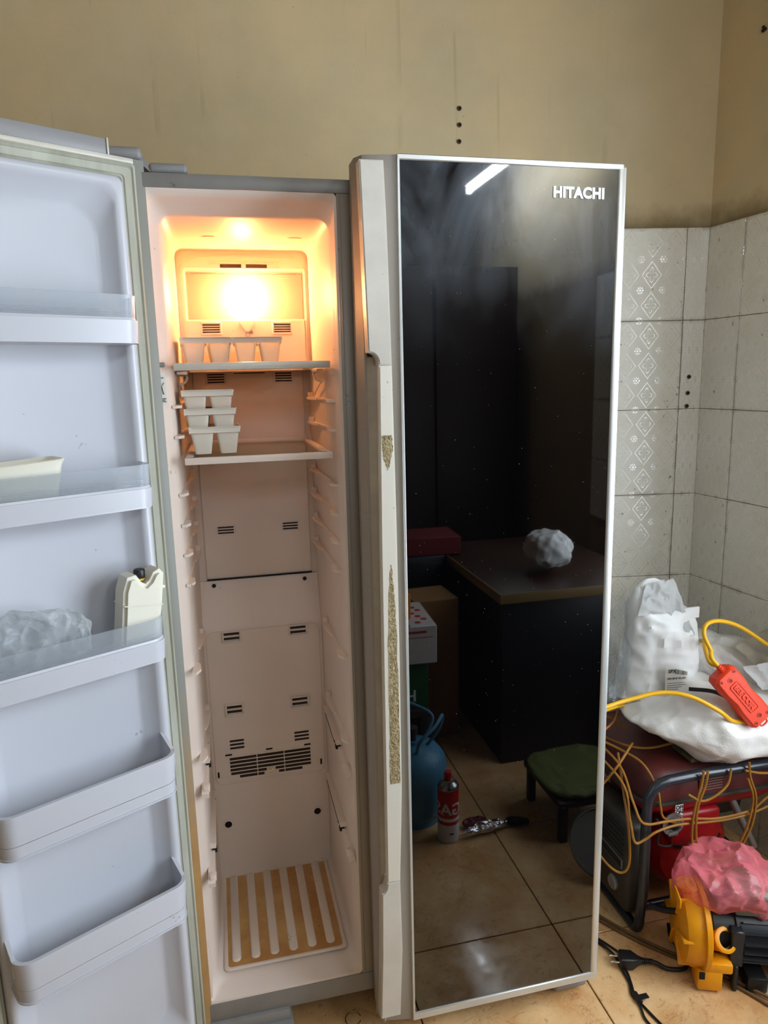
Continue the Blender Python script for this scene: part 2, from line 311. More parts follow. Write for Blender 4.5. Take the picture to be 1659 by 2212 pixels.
def box(bm, lo, hi, bev=0, seg=2, mi=0, mx=None):
    vs = [bm.verts.new((x, y, z)) for x in (lo[0], hi[0]) for y in (lo[1], hi[1]) for z in (lo[2], hi[2])]
    fs = [bm.faces.new([vs[i] for i in q]) for q in ((0, 1, 3, 2), (4, 6, 7, 5), (0, 4, 5, 1), (2, 3, 7, 6), (0, 2, 6, 4), (1, 5, 7, 3))]
    for f in fs: f.material_index = mi
    bmesh.ops.recalc_face_normals(bm, faces=fs)
    if bev:
        es = list({e for f in fs for e in f.edges})
        r = bmesh.ops.bevel(bm, geom=es, offset=bev, segments=seg, profile=.5, affect='EDGES')
        vs = list({v for f in r['faces'] for v in f.verts} | {v for v in vs if v.is_valid})
        for f in r['faces']: f.material_index = mi
    if mx is not None: bmesh.ops.transform(bm, matrix=mx, verts=[v for v in vs if v.is_valid])
    return vs
def nb(): return bmesh.new()
def bx(name, lo, hi, m, parent=None, bev=0, seg=2, mx=None):
    bm = nb(); box(bm, lo, hi, bev, seg, mx=mx); return obj(name, bm, m, parent, smooth=bool(bev))
def smooth_path(pts, n=8, closed=False):
    P = [Vector(p) for p in pts]; out = []; k = len(P)
    for i in range(k if closed else k-1):
        p1, p2 = P[i], P[(i+1) % k]
        p0 = P[(i-1) % k] if closed or i > 0 else p1*2-p2
        p3 = P[(i+2) % k] if closed or i < k-2 else p2*2-p1
        for j in range(n):
            t = j/n; out.append(.5*((2*p1)+(p2-p0)*t+(2*p0-5*p1+4*p2-p3)*t*t+(3*p1-p0-3*p2+p3)*t**3))
    if not closed: out.append(P[-1])
    return out
def tube(bm, pts, r, seg=8, closed=False, mi=0, flat=1):
    P = [Vector(p) for p in pts]; k = len(P); rings = []
    t0 = (P[1]-P[0]).normalized(); up = Vector((0, 0, 1)) if abs(t0.z) < .9 else Vector((1, 0, 0)); nn = (up-t0*up.dot(t0)).normalized()
    for i in range(k):
        a = P[(i-1) % k] if closed or i > 0 else P[i]; b = P[(i+1) % k] if closed or i < k-1 else P[i]
        t = (b-a).normalized() if (b-a).length > 1e-9 else t0
        nn = (nn-t*nn.dot(t)); nn = nn.normalized() if nn.length > 1e-6 else t.orthogonal().normalized(); bn = t.cross(nn)
        rr = r[i] if isinstance(r, (list, tuple)) else r
        rings.append([bm.verts.new(P[i]+nn*math.cos(2*math.pi*j/seg)*rr*flat+bn*math.sin(2*math.pi*j/seg)*rr) for j in range(seg)])
    for i in range(k if closed else k-1):
        A, B = rings[i], rings[(i+1) % k]
        for j in range(seg):
            f = bm.faces.new((A[j], A[(j+1) % seg], B[(j+1) % seg], B[j])); f.material_index = mi
    if not closed:
        for q in (rings[0][::-1], rings[-1]): bm.faces.new(q).material_index = mi
    return [v for q in rings for v in q]
def lathe(bm, prof, seg=28, mx=None, mi=0, mis=None):
    rings = []; vs = []
    for r, z in prof:
        q = [bm.verts.new((r*math.cos(2*math.pi*j/seg), r*math.sin(2*math.pi*j/seg), z)) for j in range(seg)] if r > 1e-6 else [bm.verts.new((0, 0, z))]
        rings.append(q); vs += q
    for i in range(len(rings)-1):
        A, B = rings[i], rings[i+1]; m_ = mis[i] if mis else mi
        for j in range(seg):
            a = (A[0],) if len(A) == 1 else (A[j], A[(j+1) % seg]); b = (B[0],) if len(B) == 1 else (B[(j+1) % seg], B[j])
            if len(a)+len(b) >= 3: bm.faces.new(a+b).material_index = m_
    if len(rings[0]) > 1: bm.faces.new(rings[0][::-1])
    if len(rings[-1]) > 1: bm.faces.new(rings[-1])
    if mx is not None: bmesh.ops.transform(bm, matrix=mx, verts=vs)
    return vs
def rrect(x0, x1, z0, z1, r, n=6):   # rounded rectangle as (x, z) list, counter-clockwise
    out = []
    for cx, cz, a in ((x1-r, z1-r, 0), (x0+r, z1-r, 90), (x0+r, z0+r, 180), (x1-r, z0+r, 270)):
        for i in range(n+1):
            t = R(a+90*i/n); out.append((cx+r*math.cos(t), cz+r*math.sin(t)))
    return out
def loft(bm, loops, cap0=False, cap1=False, closed=True, mi=0):
    rs = [[bm.verts.new(p) for p in l] for l in loops]
    for A, B in zip(rs, rs[1:]):
        k = len(A)
        for j in range(k if closed else k-1):
            bm.faces.new((A[j], A[(j+1) % k], B[(j+1) % k], B[j])).material_index = mi
    if cap0: bm.faces.new(rs[0][::-1]).material_index = mi
    if cap1: bm.faces.new(rs[-1]).material_index = mi
    return [v for q in rs for v in q]
def extrude_poly(bm, pts, d, mx=None, mi=0, bev=0):   # pts (x,z) polygon in the xz plane, extruded along +y by d
    a = [bm.verts.new((x, 0, z)) for x, z in pts]; b = [bm.verts.new((x, d, z)) for x, z in pts]
    k = len(a); fs = [bm.faces.new(a), bm.faces.new(b[::-1])]
    for i in range(k): fs.append(bm.faces.new((a[i], b[i], b[(i+1) % k], a[(i+1) % k])))
    for f in fs: f.material_index = mi
    vs = a+b
    if bev:
        es = list({e for f in fs[:2] for e in f.edges}); bmesh.ops.recalc_face_normals(bm, faces=fs)
        r = bmesh.ops.bevel(bm, geom=es, offset=bev, segments=2, affect='EDGES'); vs = list({v for f in r['faces'] for v in f.verts} | {v for v in vs if v.is_valid})
        for f in r['faces']: f.material_index = mi
    if mx is not None: bmesh.ops.transform(bm, matrix=mx, verts=[v for v in vs if v.is_valid])
    return vs
def text(name, s, size, depth, m, parent, mx, bold=0, align='LEFT', sx=1, sp=1):
    cu = bpy.data.curves.new(name, 'FONT'); cu.body = s; cu.size = size; cu.extrude = depth; cu.offset = bold; cu.align_x = align; cu.space_character = sp
    t = bpy.data.objects.new(name+'_tmp', cu); C.objects.link(t)
    dg = bpy.context.evaluated_depsgraph_get(); me = bpy.data.meshes.new_from_object(t.evaluated_get(dg)); bpy.data.objects.remove(t)
    me.transform(Matrix.Diagonal((sx, 1, 1, 1))); me.transform(mx); me.materials.clear(); me.materials.append(m)
    o = bpy.data.objects.new(name, me); C.objects.link(o); o.parent = parent; return o
def plane_mx(o, x, up):    # text plane: x direction, up direction
    x = Vector(x).normalized(); up = Vector(up).normalized(); n = x.cross(up)
    return Matrix.Translation(o) @ Matrix((x, up, n)).transposed().to_4x4()

# ---------------------------------------------------------------- setting
H = 2.9
def structure(o): o['kind'] = 'structure'; return o
fl = structure(bx('floor', (-2.6, -4.0, -.08), (2.2, 1.5, -.004), M['fgrout']))
bm = nb(); box(bm, (-.1985, -.1985, -.006), (.1985, .1985, 0), .0012, 1); t0 = obj('floor_tile', bm, M['floor'], fl)
first = True
for i in range(-8, 4):
    for j in range(-9, 4):
        x, y = .55+.4*i, -.514+.4*j
        
        # skip tiles beyond the walls
        p = Vector((x, y, 0)); lb = MB.inverted() @ p; lr = MR.inverted() @ p
        if lb.y < -.25 or lr.y < -.25: continue
        t = t0 if first else t0.copy()
        if not first: C.objects.link(t)
        first = False; t.location = (x, y, 0)
structure(bx('ceiling', (-2.6, -4.0, H), (2.2, 1.5, H+.1), M['ceil']))
wb = structure(at(bx('wall_back', (-.1, -.12, 0), (3.9, 0, H), M['plaster']), MB))
# right wall with the window opening
bm = nb(); x0, x1, z0, z1 = WIN; LR = 4.5
for lo, hi in (((-.12, -.12, 0), (x0, 0, H)), ((x1, -.12, 0), (LR, 0, H)), ((x0, -.12, 0), (x1, 0, z0)), ((x0, -.12, z1), (x1, 0, H))): box(bm, lo, hi)
wr = structure(at(obj('wall_right', bm, M['plaster']), MR))
structure(bx('wall_left', (-2.5, -3.9, 0), (-2.4, 1.4, H), M['plaster']))
bm = nb(); fx0, fx1, fz0, fz1 = FILL_WIN
for lo, hi in (((-2.5, -3.9, 0), (fx0, -3.8, H)), ((fx1, -3.9, 0), (2.1, -3.8, H)), ((fx0, -3.9, 0), (fx1, -3.8, fz0)), ((fx0, -3.9, fz1), (fx1, -3.8, H))): box(bm, lo, hi)
structure(obj('wall_front', bm, M['wallpaint']))
wf = structure(empty('added_fill_window')); bm = nb()  # added window, lets fill daylight in from behind the viewer
for lo, hi in (((fx0, -3.88, fz0), (fx1, -3.83, fz0+.05)), ((fx0, -3.88, fz1-.05), (fx1, -3.83, fz1)), ((fx0, -3.88, fz0), (fx0+.05, -3.83, fz1)), ((fx1-.05, -3.88, fz0), (fx1, -3.83, fz1)), (((fx0+fx1)/2-.02, -3.875, fz0), ((fx0+fx1)/2+.02, -3.835, fz1))): box(bm, lo, hi, .004)
obj('window_frame', bm, M['silver'], wf, True)
# tiles: 20 x 26 cm, top edge at 1.79
bm = nb(); box(bm, (-.0993, -.006, -.1293), (.0993, 0.0, .1293), .0008, 1); wt = obj('wall_tile', bm, M['tile'])
bg_b = bx('grout_bed', (.0, 0, 0), (3.8, .003, 1.787), M['grout'], wb)
TR = [1.66-.26*k for k in range(7)]
first = True
for k, z in enumerate(TR):
    hz = 1 if z > .13 else (z+.13)/.26
    for i in range(-1, 18):
        x = .072+.1+.2*i
        t = wt if first else wt.copy()
        if not first: C.objects.link(t)
        first = False; t.parent = wb
        if i == -1: t.location = (.036, .009, z); t.scale = (.071/.2, 1, 1)
        else: t.location = (x, .009, z); t.scale = (1, 1, 1)
        if hz < 1: t.scale.z = hz; t.location.z = (z+.13)/2
bx('grout_bed', (.0, 0, 0), (.0+x0-.0, .003, 1.787), M['grout'], wr); bx('grout_bed', (x1, 0, 0), (2.34, .003, 1.787), M['grout'], wr); bx('grout_bed', (x0, 0, 0), (x1, .003, z0), M['grout'], wr)
for k, z in enumerate(TR):
    hz = 1 if z > .13 else (z+.13)/.26
    for i in range(-1, 11):
        xa, xb = (.14+.2*i, .14+.2*(i+1)) if i >= 0 else (0.008, .14)
        zb, zt = max(z-.13, 0), z+.13
        if xb > x0 and xa < x1:
            if zt > z0:
                if zb < z0: zt = z0
                elif xa < x0-.02: xb = x0
                elif xb > x1+.02: xa = x1
                else: continue
        t = wt.copy(); C.objects.link(t); t.parent = wr
        t.location = ((xa+xb)/2, .009, (zb+zt)/2); t.scale = ((xb-xa)/.2, 1, (zt-zb)/.26)
# window frame and glass
wi = structure(empty('window_1')); at(wi, MR)
bm = nb()
for lo, hi in (((x0, -.09, z0), (x1, -.04, z0+.045)), ((x0, -.09, z1-.045), (x1, -.04, z1)), ((x0, -.09, z0), (x0+.045, -.04, z1)), ((x1-.045, -.09, z0), (x1, -.04, z1))): box(bm, lo, hi, .004)
obj('window_frame', bm, M['silver'], wi, True)
bx('mullion', ((x0+x1)/2-.02, -.085, z0), ((x0+x1)/2+.02, -.045, z1), M['silver'], wi, .004)
# wall plugs: screw holes with worn rims
def plug(parent, mw_inv, p, s=1):
    l = mw_inv @ Vector(p); bm = nb()
    lathe(bm, [(.0035*s, .0004), (.0065*s, .002), (.0058*s, .0038), (.0036*s, .0042), (.0030*s, .001), (0, .001)], 14, Matrix.Translation((l.x, l.y, l.z)) @ Matrix.Rotation(R(-90), 4, 'X'))
    o = obj('wall_plug', bm, M['gray'], parent, True, [mat_plug]); 
    bm = nb(); lathe(bm, [(.0030*s, .0012), (0, .0013)], 10, Matrix.Translation((l.x, l.y, l.z)) @ Matrix.Rotation(R(-90), 4, 'X')); obj('screw_hole', bm, M['hole'], o)
mat_plug = mat('brown wall plug', (96, 74, 50), .7, var=.5, vscale=300)
mbi = MB.inverted()
for p in ((.709, .712, 2.111), (.709, .712, 2.069), (.708, .712, 2.026)):
    l = mbi @ Vector(p); l.y = 0; plug(wb, Matrix.Identity(4), l)
for p in ((1.390, .6, 1.365), (1.389, .6, 1.317), (1.388, .6, 1.278)):
    l = mbi @ Vector(p); l.y = .009; plug(wb, Matrix.Identity(4), l)

bm = nb()
for k in range(5): bmesh.ops.create_icosphere(bm, subdivisions=1, radius=.004+.002*random.random(), matrix=Matrix.Translation((.147+.010*random.random(), .002, 2.244+.014*random.random())))
obj('nail_cluster', bm, mat('rusty nail', (46, 36, 24), .8), wr)
# ---------------------------------------------------------------- refrigerator
fr = empty('refrigerator'); tag(fr, 'large side by side refrigerator with open freezer door and black glass right door', 'refrigerator')
XL, XR, XM = -.142, .742, .252
OX0, OX1, OZ0, OZ1 = -.1, .228, .117, 1.703
bm = nb()   # cabinet shell: sides, top, bottom, right body, frame strips around the freezer opening
D = .60
box(bm, (XL, .02, .075), (OX0-.012, D, 1.724)); box(bm, (OX1+.012, .02, .075), (XR, D, 1.724)); box(bm, (OX0-.012, .05, 1.70), (OX1+.012, D, 1.724)); box(bm, (OX0-.012, .05, .075), (OX1+.012, D, .108)); box(bm, (OX0-.012, D-.02, .10), (OX1+.012, D, 1.71))
obj('cabinet', bm, M['gray'], fr)
bx('top_strip', (XL, -.004, 1.7035), (XR, .05, 1.7265), M['gray'], fr, .0015)
bx('bottom_strip', (XL, -.004, .072), (XR, .05, .1155), M['gray'], fr, .0015)
bx('divider_strip', (OX1+.001, -.003, .1155), (XM+.02, .03, 1.7035), M['bevel'], fr, .001)
bx('divider_bead', (OX1+.004, -.0045, .117), (OX1+.0075, -.001, 1.702), M['bevel'], fr, .0008)
bx('side_strip', (XL, -.003, .1155), (OX0-.001, .03, 1.7035), M['gray'], fr, .001)
# liner cavity
bm = nb()
def lp(x0, x1, z0, z1, r, y): return [(x, y, z) for x, z in rrect(x0, x1, z0, z1, r)]
loft(bm, [lp(OX0-.001, OX1+.001, OZ0-.001, OZ1+.001, .008, -.002), lp(OX0+.004, OX1-.003, OZ0+.004, OZ1-.005, .014, -.001), lp(-.094, .2235, .124, 1.690, .022, .010),
          lp(-.090, .2225, .130, 1.684, .026, .026), lp(-.080, .221, .134, 1.672, .028, .034), lp(-.074, .220, .1385, 1.668, .022, .045), lp(-.066, .218, .141, 1.664, .018, .30), lp(-.064, .218, .142, 1.66, .012, .3915)], cap1=True)
ln = obj('liner', bm, M['liner'], fr, 50)
# lower back hump and ramp
bm = nb(); pr = [(.40, .915), (.3845, .914), (.379, .892), (.346, .808), (.341, .79), (.343, .14), (.41, .14), (.41, .915)]
loft(bm, [[(x, y, z) for y, z in pr] for x in (-.067, .2175)], True, True)
obj('lower_back_hump', bm, M['liner'], fr, 30)
# back panels with seams
bm = nb(); loft(bm, [lp(-.048, .204, .9175, 1.50, .004, .3925), lp(-.048, .204, .9175, 1.50, .004, .388), lp(-.0465, .2025, .919, 1.50, .004, .3865)], cap1=True)
up_panel = obj('upper_back_panel', bm, M['liner'], fr, 30)
bx('bottom_seam', (-.048, .3800, .9160), (.204, .3885, .9175), M['hole'], up_panel)
bm = nb(); lathe(bm, [(.0100, 0), (.0100, .001), (.0088, .001), (.0088, 0)], 24, Matrix.Translation((.079, .3867, .930)) @ Matrix.Rotation(R(90), 4, 'X')); obj('moulding_ring', bm, M['liner'], up_panel)
bm = nb(); loft(bm, [[(x, .3435, z) for x, z in rrect(-.060, .211, .403, .80, .02)], [(x, .3405, z) for x, z in rrect(-.060, .211, .403, .80, .02)], [(x, .3395, z) for x, z in rrect(-.0585, .2095, .4045, .7985, .019)]], cap1=True)
low_panel = obj('lower_back_panel', bm, M['liner'], fr, 30)
YF = .3395
def vent(parent, x0, x1, z0, z1, n, y, framed=True, deep=.004, tilt=0):
    bm = nb(); b = .0035
    if framed:
        for lo, hi in (((x0-b, y-deep, z1), (x1+b, y, z1+b)), ((x0-b, y-deep, z0-b), (x1+b, y, z0)), ((x0-b, y-deep, z0), (x0, y, z1)), ((x1, y-deep, z0), (x1+b, y, z1))): box(bm, lo, hi, .0008, 1)
    v = obj('air_vent', bm if framed else bm, M['liner'], parent, True)
    if not framed:
        pass
    h = (z1-z0)/n
    for k in range(n):
        zc = z1-(k+.5)*h
        bx('vent_slot', (x0+.001, y-.0008, zc-h*.26), (x1-.001, y, zc+h*.26), M['slot'], v)
    return v
for xa, xb in ((-.016, .023), (.138, .178)): vent(up_panel, xa, xb, 1.380, 1.403, 4, .3865)
for xa, xb in ((-.016, .023), (.138, .176)): vent(up_panel, xa, xb, 1.026, 1.046, 3, .3865, deep=.0012)
for xa, xb in ((-.019, .019), (.139, .178)): vent(low_panel, xa, xb, .776, .798, 2, YF, deep=.006)
for xa, xb in ((-.023, .014), (.135, .174)): vent(low_panel, xa, xb, .589, .612, 2, YF, deep=.006)
for xa, xb in ((-.022, .014), (.136, .174)): vent(low_panel, xa, xb, .494, .522, 3, YF, False)
# large lower grille
bm = nb(); gr = (-.025, .176, .419, .475)
box(bm, (gr[0]-.004, YF-.0012, gr[3]), (gr[1]+.004, YF, gr[3]+.0035)); box(bm, (gr[0]-.004, YF-.0012, gr[2]-.012), (gr[1]+.004, YF, gr[2]-.009))
g = obj('return_grille', bm, M['liner'], low_panel)
for k in range(6):
    zc = .470-.0098*k
    if k < 4: segs = ((-.024, .041), (.043, .108), (.110, .175))
    elif k == 4: segs = ((-.023, .041), (.043, .064), (.086, .108), (.110, .175))
    else: segs = ((-.002, .041), (.043, .058), (.094, .108), (.110, .153))
    for a, b_ in segs:
        bm_ = nb(); box(bm_, (a, YF-.0006, zc-.0033), (b_, YF, zc+.0033)); obj('grille_slot', bm_, mat_slot2 if 'mat_slot2' in globals() else M['slot'], g)
bm = nb(); lathe(bm, [(.0075, 0), (.0075, .002), (.0055, .002), (.0052, .0008), (.0035, .0008), (.003, .003), (0, .0032)], 18, Matrix.Translation((.074, YF, .4265)) @ Matrix.Rotation(R(90), 4, 'X')); obj('screw', bm, M['silverm'], g, True)
for xa, za, wv in ((-.026, .482, 1), (.073, .484, 1), (.168, .482, 1), (-.053, .432, 0), (.201, .430, 0)):
    bx('clip_slot', (xa-(.008 if wv else .0022), YF-.0007, za-(.002 if wv else .0075)), (xa+(.008 if wv else .0022), YF, za+(.002 if wv else .0075)), M['hole'], g)
# round drain holes
def rhole(x, y, z, r, parent, tilt=90):
    bm = nb(); lathe(bm, [(r*1.35, 0), (r*1.35, .0022), (r*1.15, .0032), (r, .0030), (r, .0006), (0, .0006)], 26, Matrix.Translation((x, y, z)) @ Matrix.Rotation(R(tilt), 4, 'X'), mis=[0, 0, 0, 1, 1])
    return obj('round_socket', bm, None, parent, True, [M['liner'], M['hole']])
rhole(-.033, .3810, .903, .0048, fr, 78); rhole(.185, .3810, .902, .0048, fr, 78)
rhole(-.038, .342, .295, .0088, fr); rhole(.186, .342, .293, .0088, fr)
# lamp housing
hy = .325
bm = nb()
def cl(d, y, ch=.03):   # clipped top corners
    x0, x1, z0, z1 = -.063+d, .2185-d, 1.405, 1.659-d
    if d == 0: x0 -= .004; x1 += .004; z1 += .004
    return [(x0, y, z0), (x1, y, z0), (x1, y, z1-ch), (x1-ch*.35, y, z1-ch*.35), (x1-ch, y, z1), (x0+ch, y, z1), (x0+ch*.35, y, z1-ch*.35), (x0, y, z1-ch)]
def rc(y):
    xa, xb, za, zb = -.047, .207, 1.517, 1.617
    return [(xa, y, za), (xb, y, za), (xb, y, zb-.012), (xb, y, zb), (xb-.012, y, zb), (xa+.012, y, zb), (xa, y, zb), (xa, y, zb-.012)]
loft(bm, [cl(0, .398), cl(.0, .334), cl(.004, .3335), cl(.010, hy+.003), cl(.013, hy), rc(hy)])
for lo, hi in (((-.0705, .335, 1.405), (-.047, .398, 1.668)), ((.207, .335, 1.405), (.2235, .398, 1.668)), ((-.047, .335, 1.405), (.207, .398, 1.517)), ((-.047, .335, 1.617), (.207, .398, 1.668))): box(bm, lo, hi)
hs = obj('lamp_housing', bm, M['liner'], fr, 25)
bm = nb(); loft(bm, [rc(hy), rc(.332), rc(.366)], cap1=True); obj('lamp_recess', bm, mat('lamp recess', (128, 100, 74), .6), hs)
for xa, xb in ((.028, .073), (.083, .128)): bx('air_slot', (xa, hy-.001, 1.6255), (xb, hy+.001, 1.6325), M['slot'], hs)
bm = nb(); box(bm, (.003, hy-.002, 1.634), (.155, hy, 1.6365), .0006, 1); box(bm, (.003, hy-.002, 1.6215), (.155, hy, 1.624), .0006, 1); box(bm, (.003, hy-.002, 1.6215), (.0045, hy, 1.6365)); box(bm, (.153, hy-.002, 1.6215), (.155, hy, 1.6365)); obj('slot_frame', bm, M['liner'], hs)
for xa, xb in ((-.018, .020), (.136, .174)): vent(hs, xa, xb, 1.488, 1.508, 4, hy)
# lamp cavity behind the ribbed cover is a white reflector; the cover's ribs are real
bm = nb(); n = 34; za, zb = 1.514, 1.620; pts = []
for k in range(n*2+1):
    z = za+(zb-za)*k/(n*2); pts.append((-.0006 if k % 2 else .0006, z))
yo = hy-.030
rows = [[(x, yo+dy, z) for x in (-.044, .204)] for dy, z in pts]
loft(bm, rows, closed=False)
loft(bm, [[(-.050, hy, z) for _, z in pts], [(-.044, yo+dy, z) for dy, z in pts]], closed=False)
loft(bm, [[(.204, yo+dy, z) for dy, z in pts], [(.210, hy, z) for _, z in pts]], closed=False)
loft(bm, [[(-.050, hy, za), (.210, hy, za)], [(-.044, yo, za), (.204, yo, za)]], closed=False); loft(bm, [[(-.050, hy, zb), (.210, hy, zb)], [(-.044, yo, zb), (.204, yo, zb)]], closed=False)
obj('lamp_cover', bm, M['diffuser'], fr)
bm = nb(); lathe(bm, [(0, -.030), (.004, -.028), (.006, -.015), (.0065, 0), (.006, .015), (.004, .028), (0, .032)], 14, Matrix.Translation((.078, .328, 1.562))); obj('bulb', bm, M['bulb'], fr, True)
# V-shaped nub and wire below the lamp cover
bm = nb(); v = [(.060, 1.512), (.096, 1.512), (.093, 1.503), (.083, 1.490), (.074, 1.490), (.063, 1.503)]
extrude_poly(bm, v, .008, Matrix.Translation((0, hy-.008, 0)), bev=.002); obj('light_nub', bm, M['liner'], hs, True)
bm = nb(); tube(bm, [(.079+.0045*math.cos(t), hy-.004, 1.4855+.0055*math.sin(t)) for t in [R(a) for a in range(0, 360, 24)]], .0006, 6, True); tube(bm, smooth_path([(.083, hy-.004, 1.4885), (.087, hy-.006, 1.491), (.089, hy-.006, 1.488), (.086, hy-.004, 1.4865)]), .0016, 6)
tube(bm, smooth_path([(.076, hy-.004, 1.481), (.072, hy-.004, 1.478), (.0695, hy-.003, 1.478)]), .0006, 6); obj('wire_clip', bm, M['gray'], hs, True)
# recessed finger marks on the ceiling
for x in (.008, .176):
    bm = nb(); lathe(bm, [(.016, 0), (.013, -.0016), (0, -.0016)], 22, Matrix.Translation((x, .20, 1.6655)) @ Matrix.Diagonal((1, .45, 1, 1))); obj('ceiling_plug', bm, M['liner'], ln, True)
# shelves
def shelf(z, yf, yb, x0, x1, thick=.012, clip=False):
    s = bx('freezer_shelf', (x0, yf, z-thick), (x1, yf+.008, z+.001), M['silver'] if clip else M['liner'], fr, .002)
    bm = nb(); box(bm, (x0, yf+.008, z-.009), (x0+.014, yb, z), .002); box(bm, (x1-.014, yf+.008, z-.009), (x1, yb, z), .002); box(bm, (x0+.006, yb-.014, z-.006), (x1-.006, yb, z+.006), .002)
    obj('shelf_rim', bm, M['liner'], s, True)
    bx('shelf_glass', (x0+.013, yf+.008, z-.006), (x1-.013, yb-.013, z-.0025), M['amber'], s)
    for xx in (x0+.008, x1-.022): bx('rim_clip', (xx, yf+.014, z-.001), (xx+.014, yf+.017, z+.0006), M['slot'], s)
    return s
s1 = shelf(1.4165, .010, .37, -.069, .2105, clip=True)
bx('shelf_label_holder', (.040, .352, 1.400), (.116, .37, 1.412), M['liner'], s1, .001); bx('holder_slot', (.043, .3515, 1.4005), (.113, .353, 1.4025), M['slot'], s1)
s2 = shelf(1.248, .014, .375, -.0615, .2095)
# moulded shelf supports on both side walls
def support(z, side, yf=.035, yb=.33):
    bm = nb(); xw = .2195 if side > 0 else -.0735
    def wallx(y): return (.2200-.0045*(y/.4)) if side > 0 else (-.0745+.0095*(y/.4))
    def slab(y0, y1, d0, d1, h=.005, zz=0):
        a0, a1 = wallx(y0), wallx(y1); s = -side
        q = [(a0-s*.003, y0), (a0+s*d0, y0), (a1+s*d1, y1), (a1-s*.003, y1)]
        loft(bm, [[(x, y, z-h+zz) for x, y in q], [(x, y, z+zz) for x, y in q]], True, True)
    slab(yb-.10, yb-.055, .006, .013); slab(yb-.055, yb, .013, .013); slab(yf+.055, yb-.10, .0032, .0035, .0035); slab(yf+.045, yf+.055, .011, .0035)
    slab(yf+.018, yf+.045, .013, .011); slab(yf, yf+.018, .005, .013)
    box(bm, (min(wallx(yb)+.001*side, wallx(yb)-.010*side), yb-.014, z-.001), (max(wallx(yb)+.001*side, wallx(yb)-.010*side), yb, z+.010), .001, 1)
    o = obj('shelf_support', bm, M['dirtyliner'] if z < 1.1 else M['liner'], fr, 25)
    return o
for z in (1.345, 1.290, 1.183, 1.125, 1.068, 1.010): support(z, 1); support(z-.002, -1)
for z in (.838, .655): support(z, 1, .010, .245); support(z+.002, -1, .010, .245)
for sd in (1, -1):    # hooks that carry the top shelf
    bm = nb(); xw = .217 if sd > 0 else -.071
    pts = smooth_path([(xw-sd*.004, .17, 1.400), (xw-sd*.018, .16, 1.396), (xw-sd*.016, .15, 1.385), (xw-sd*.004, .14, 1.378)], 5); tube(bm, pts, .0025, 6)
    box(bm, (xw-sd*.012-.009, .10, 1.3985), (xw-sd*.012+.009, .17, 1.404), .001, 1); tube(bm, smooth_path([(xw-sd*.006, .15, 1.378), (xw-sd*.006, .22, 1.36), (xw-sd*.004, .28, 1.345)]), .0018, 6)
    obj('shelf_hook', bm, M['liner'], fr, True)
# drawer runners
def runner(z, side, y0, y1):
    xw = .2190 if side > 0 else -.0735; s = -side
    r = empty('drawer_runner', parent=fr)
    bm = nb(); L_ = y1-y0
    out = [(y1, z+.012), (y1-.004, z+.016), (y0+.10, z+.014), (y0+.07, z+.006), (y0+.01, z+.002), (y0, z-.006), (y0+.002, z-.016), (y0+.03, z-.016), (y0+.10, z-.010), (y1, z-.002)]
    loft(bm, [[(xw-s*.004, y, q) for y, q in out], [(xw+s*.010, y, q) for y, q in out]], True, True)
    r_ = obj('runner_rail', bm, M['liner'], r, 25)
    bm = nb(); ou = [(y1-.004, z+.016), (y1-.004, z+.020), (y0+.095, z+.018), (y0+.085, z+.0125)]
    loft(bm, [[(xw-s*.004, y, q) for y, q in ou], [(xw+s*.013, y, q) for y, q in ou]], True, True); obj('runner_cap', bm, M['dirtyliner'], r, 25)
    bx('runner_clip', (min(xw+s*.004, xw+s*.0145), y0+.083, z+.004), (max(xw+s*.004, xw+s*.0145), y0+.095, z+.0125), M['hole'], r)
    bx('runner_stop', (min(xw, xw+s*.0125), y0+.004, z-.004), (max(xw, xw+s*.0125), y0+.020, z+.006), M['dirtyliner'], r, .001)
    bm = nb(); tube(bm, smooth_path([(xw+s*.011, y1-.01, z+.002), (xw+s*.0115, y0+.13, z-.001), (xw+s*.0115, y0+.12, z+.008), (xw+s*.0115, y0+.105, z+.009)], 4), .0007, 5); obj('runner_groove', bm, M['slot'], r)
for sd in (1, -1): runner(.590, sd, .012, .285); runner(.400, sd, .000, .305)
# vertical step moulding at the left front and the far wall ribs
bx('left_step', (-.0955, .002, .125), (-.086, .03, .245), M['liner'], fr, .004)
# freezer floor: recessed stained pan with raised ribs
bm = nb(); loft(bm, [[(x, y, .1432) for x, y in rrect(-.062, .206, .045, .358, .012)], [(x, y, .1462) for x, y in rrect(-.059, .203, .048, .355, .011)], [(x, y, .1462) for x, y in rrect(-.055, .199, .052, .351, .010)], [(x, y, .1436) for x, y in rrect(-.053, .197, .054, .349, .009)]], cap1=False)
pr_ = obj('pan_rim', bm, M['liner'], fr, True)
bx('drip_pan', (-.053, .055, .1418), (.197, .349, .1438), M['stain'], fr)
for k in range(6):
    xa = -.0445+.0415*k; bm = nb(); lo_ = rrect(xa-.0004, xa+.0196, .066, .352, .0098)
    loft(bm, [[(x, y, .1435) for x, y in lo_], [(x, y, .1470) for x, y in rrect(xa+.0014, xa+.0178, .068, .351, .0081)], [(x, y, .1478) for x, y in rrect(xa+.003, xa+.0162, .070, .350, .0065)]], cap1=True)
    obj('pan_rib', bm, mat_rib if 'mat_rib' in globals() else M['dirtyliner'], fr, True)
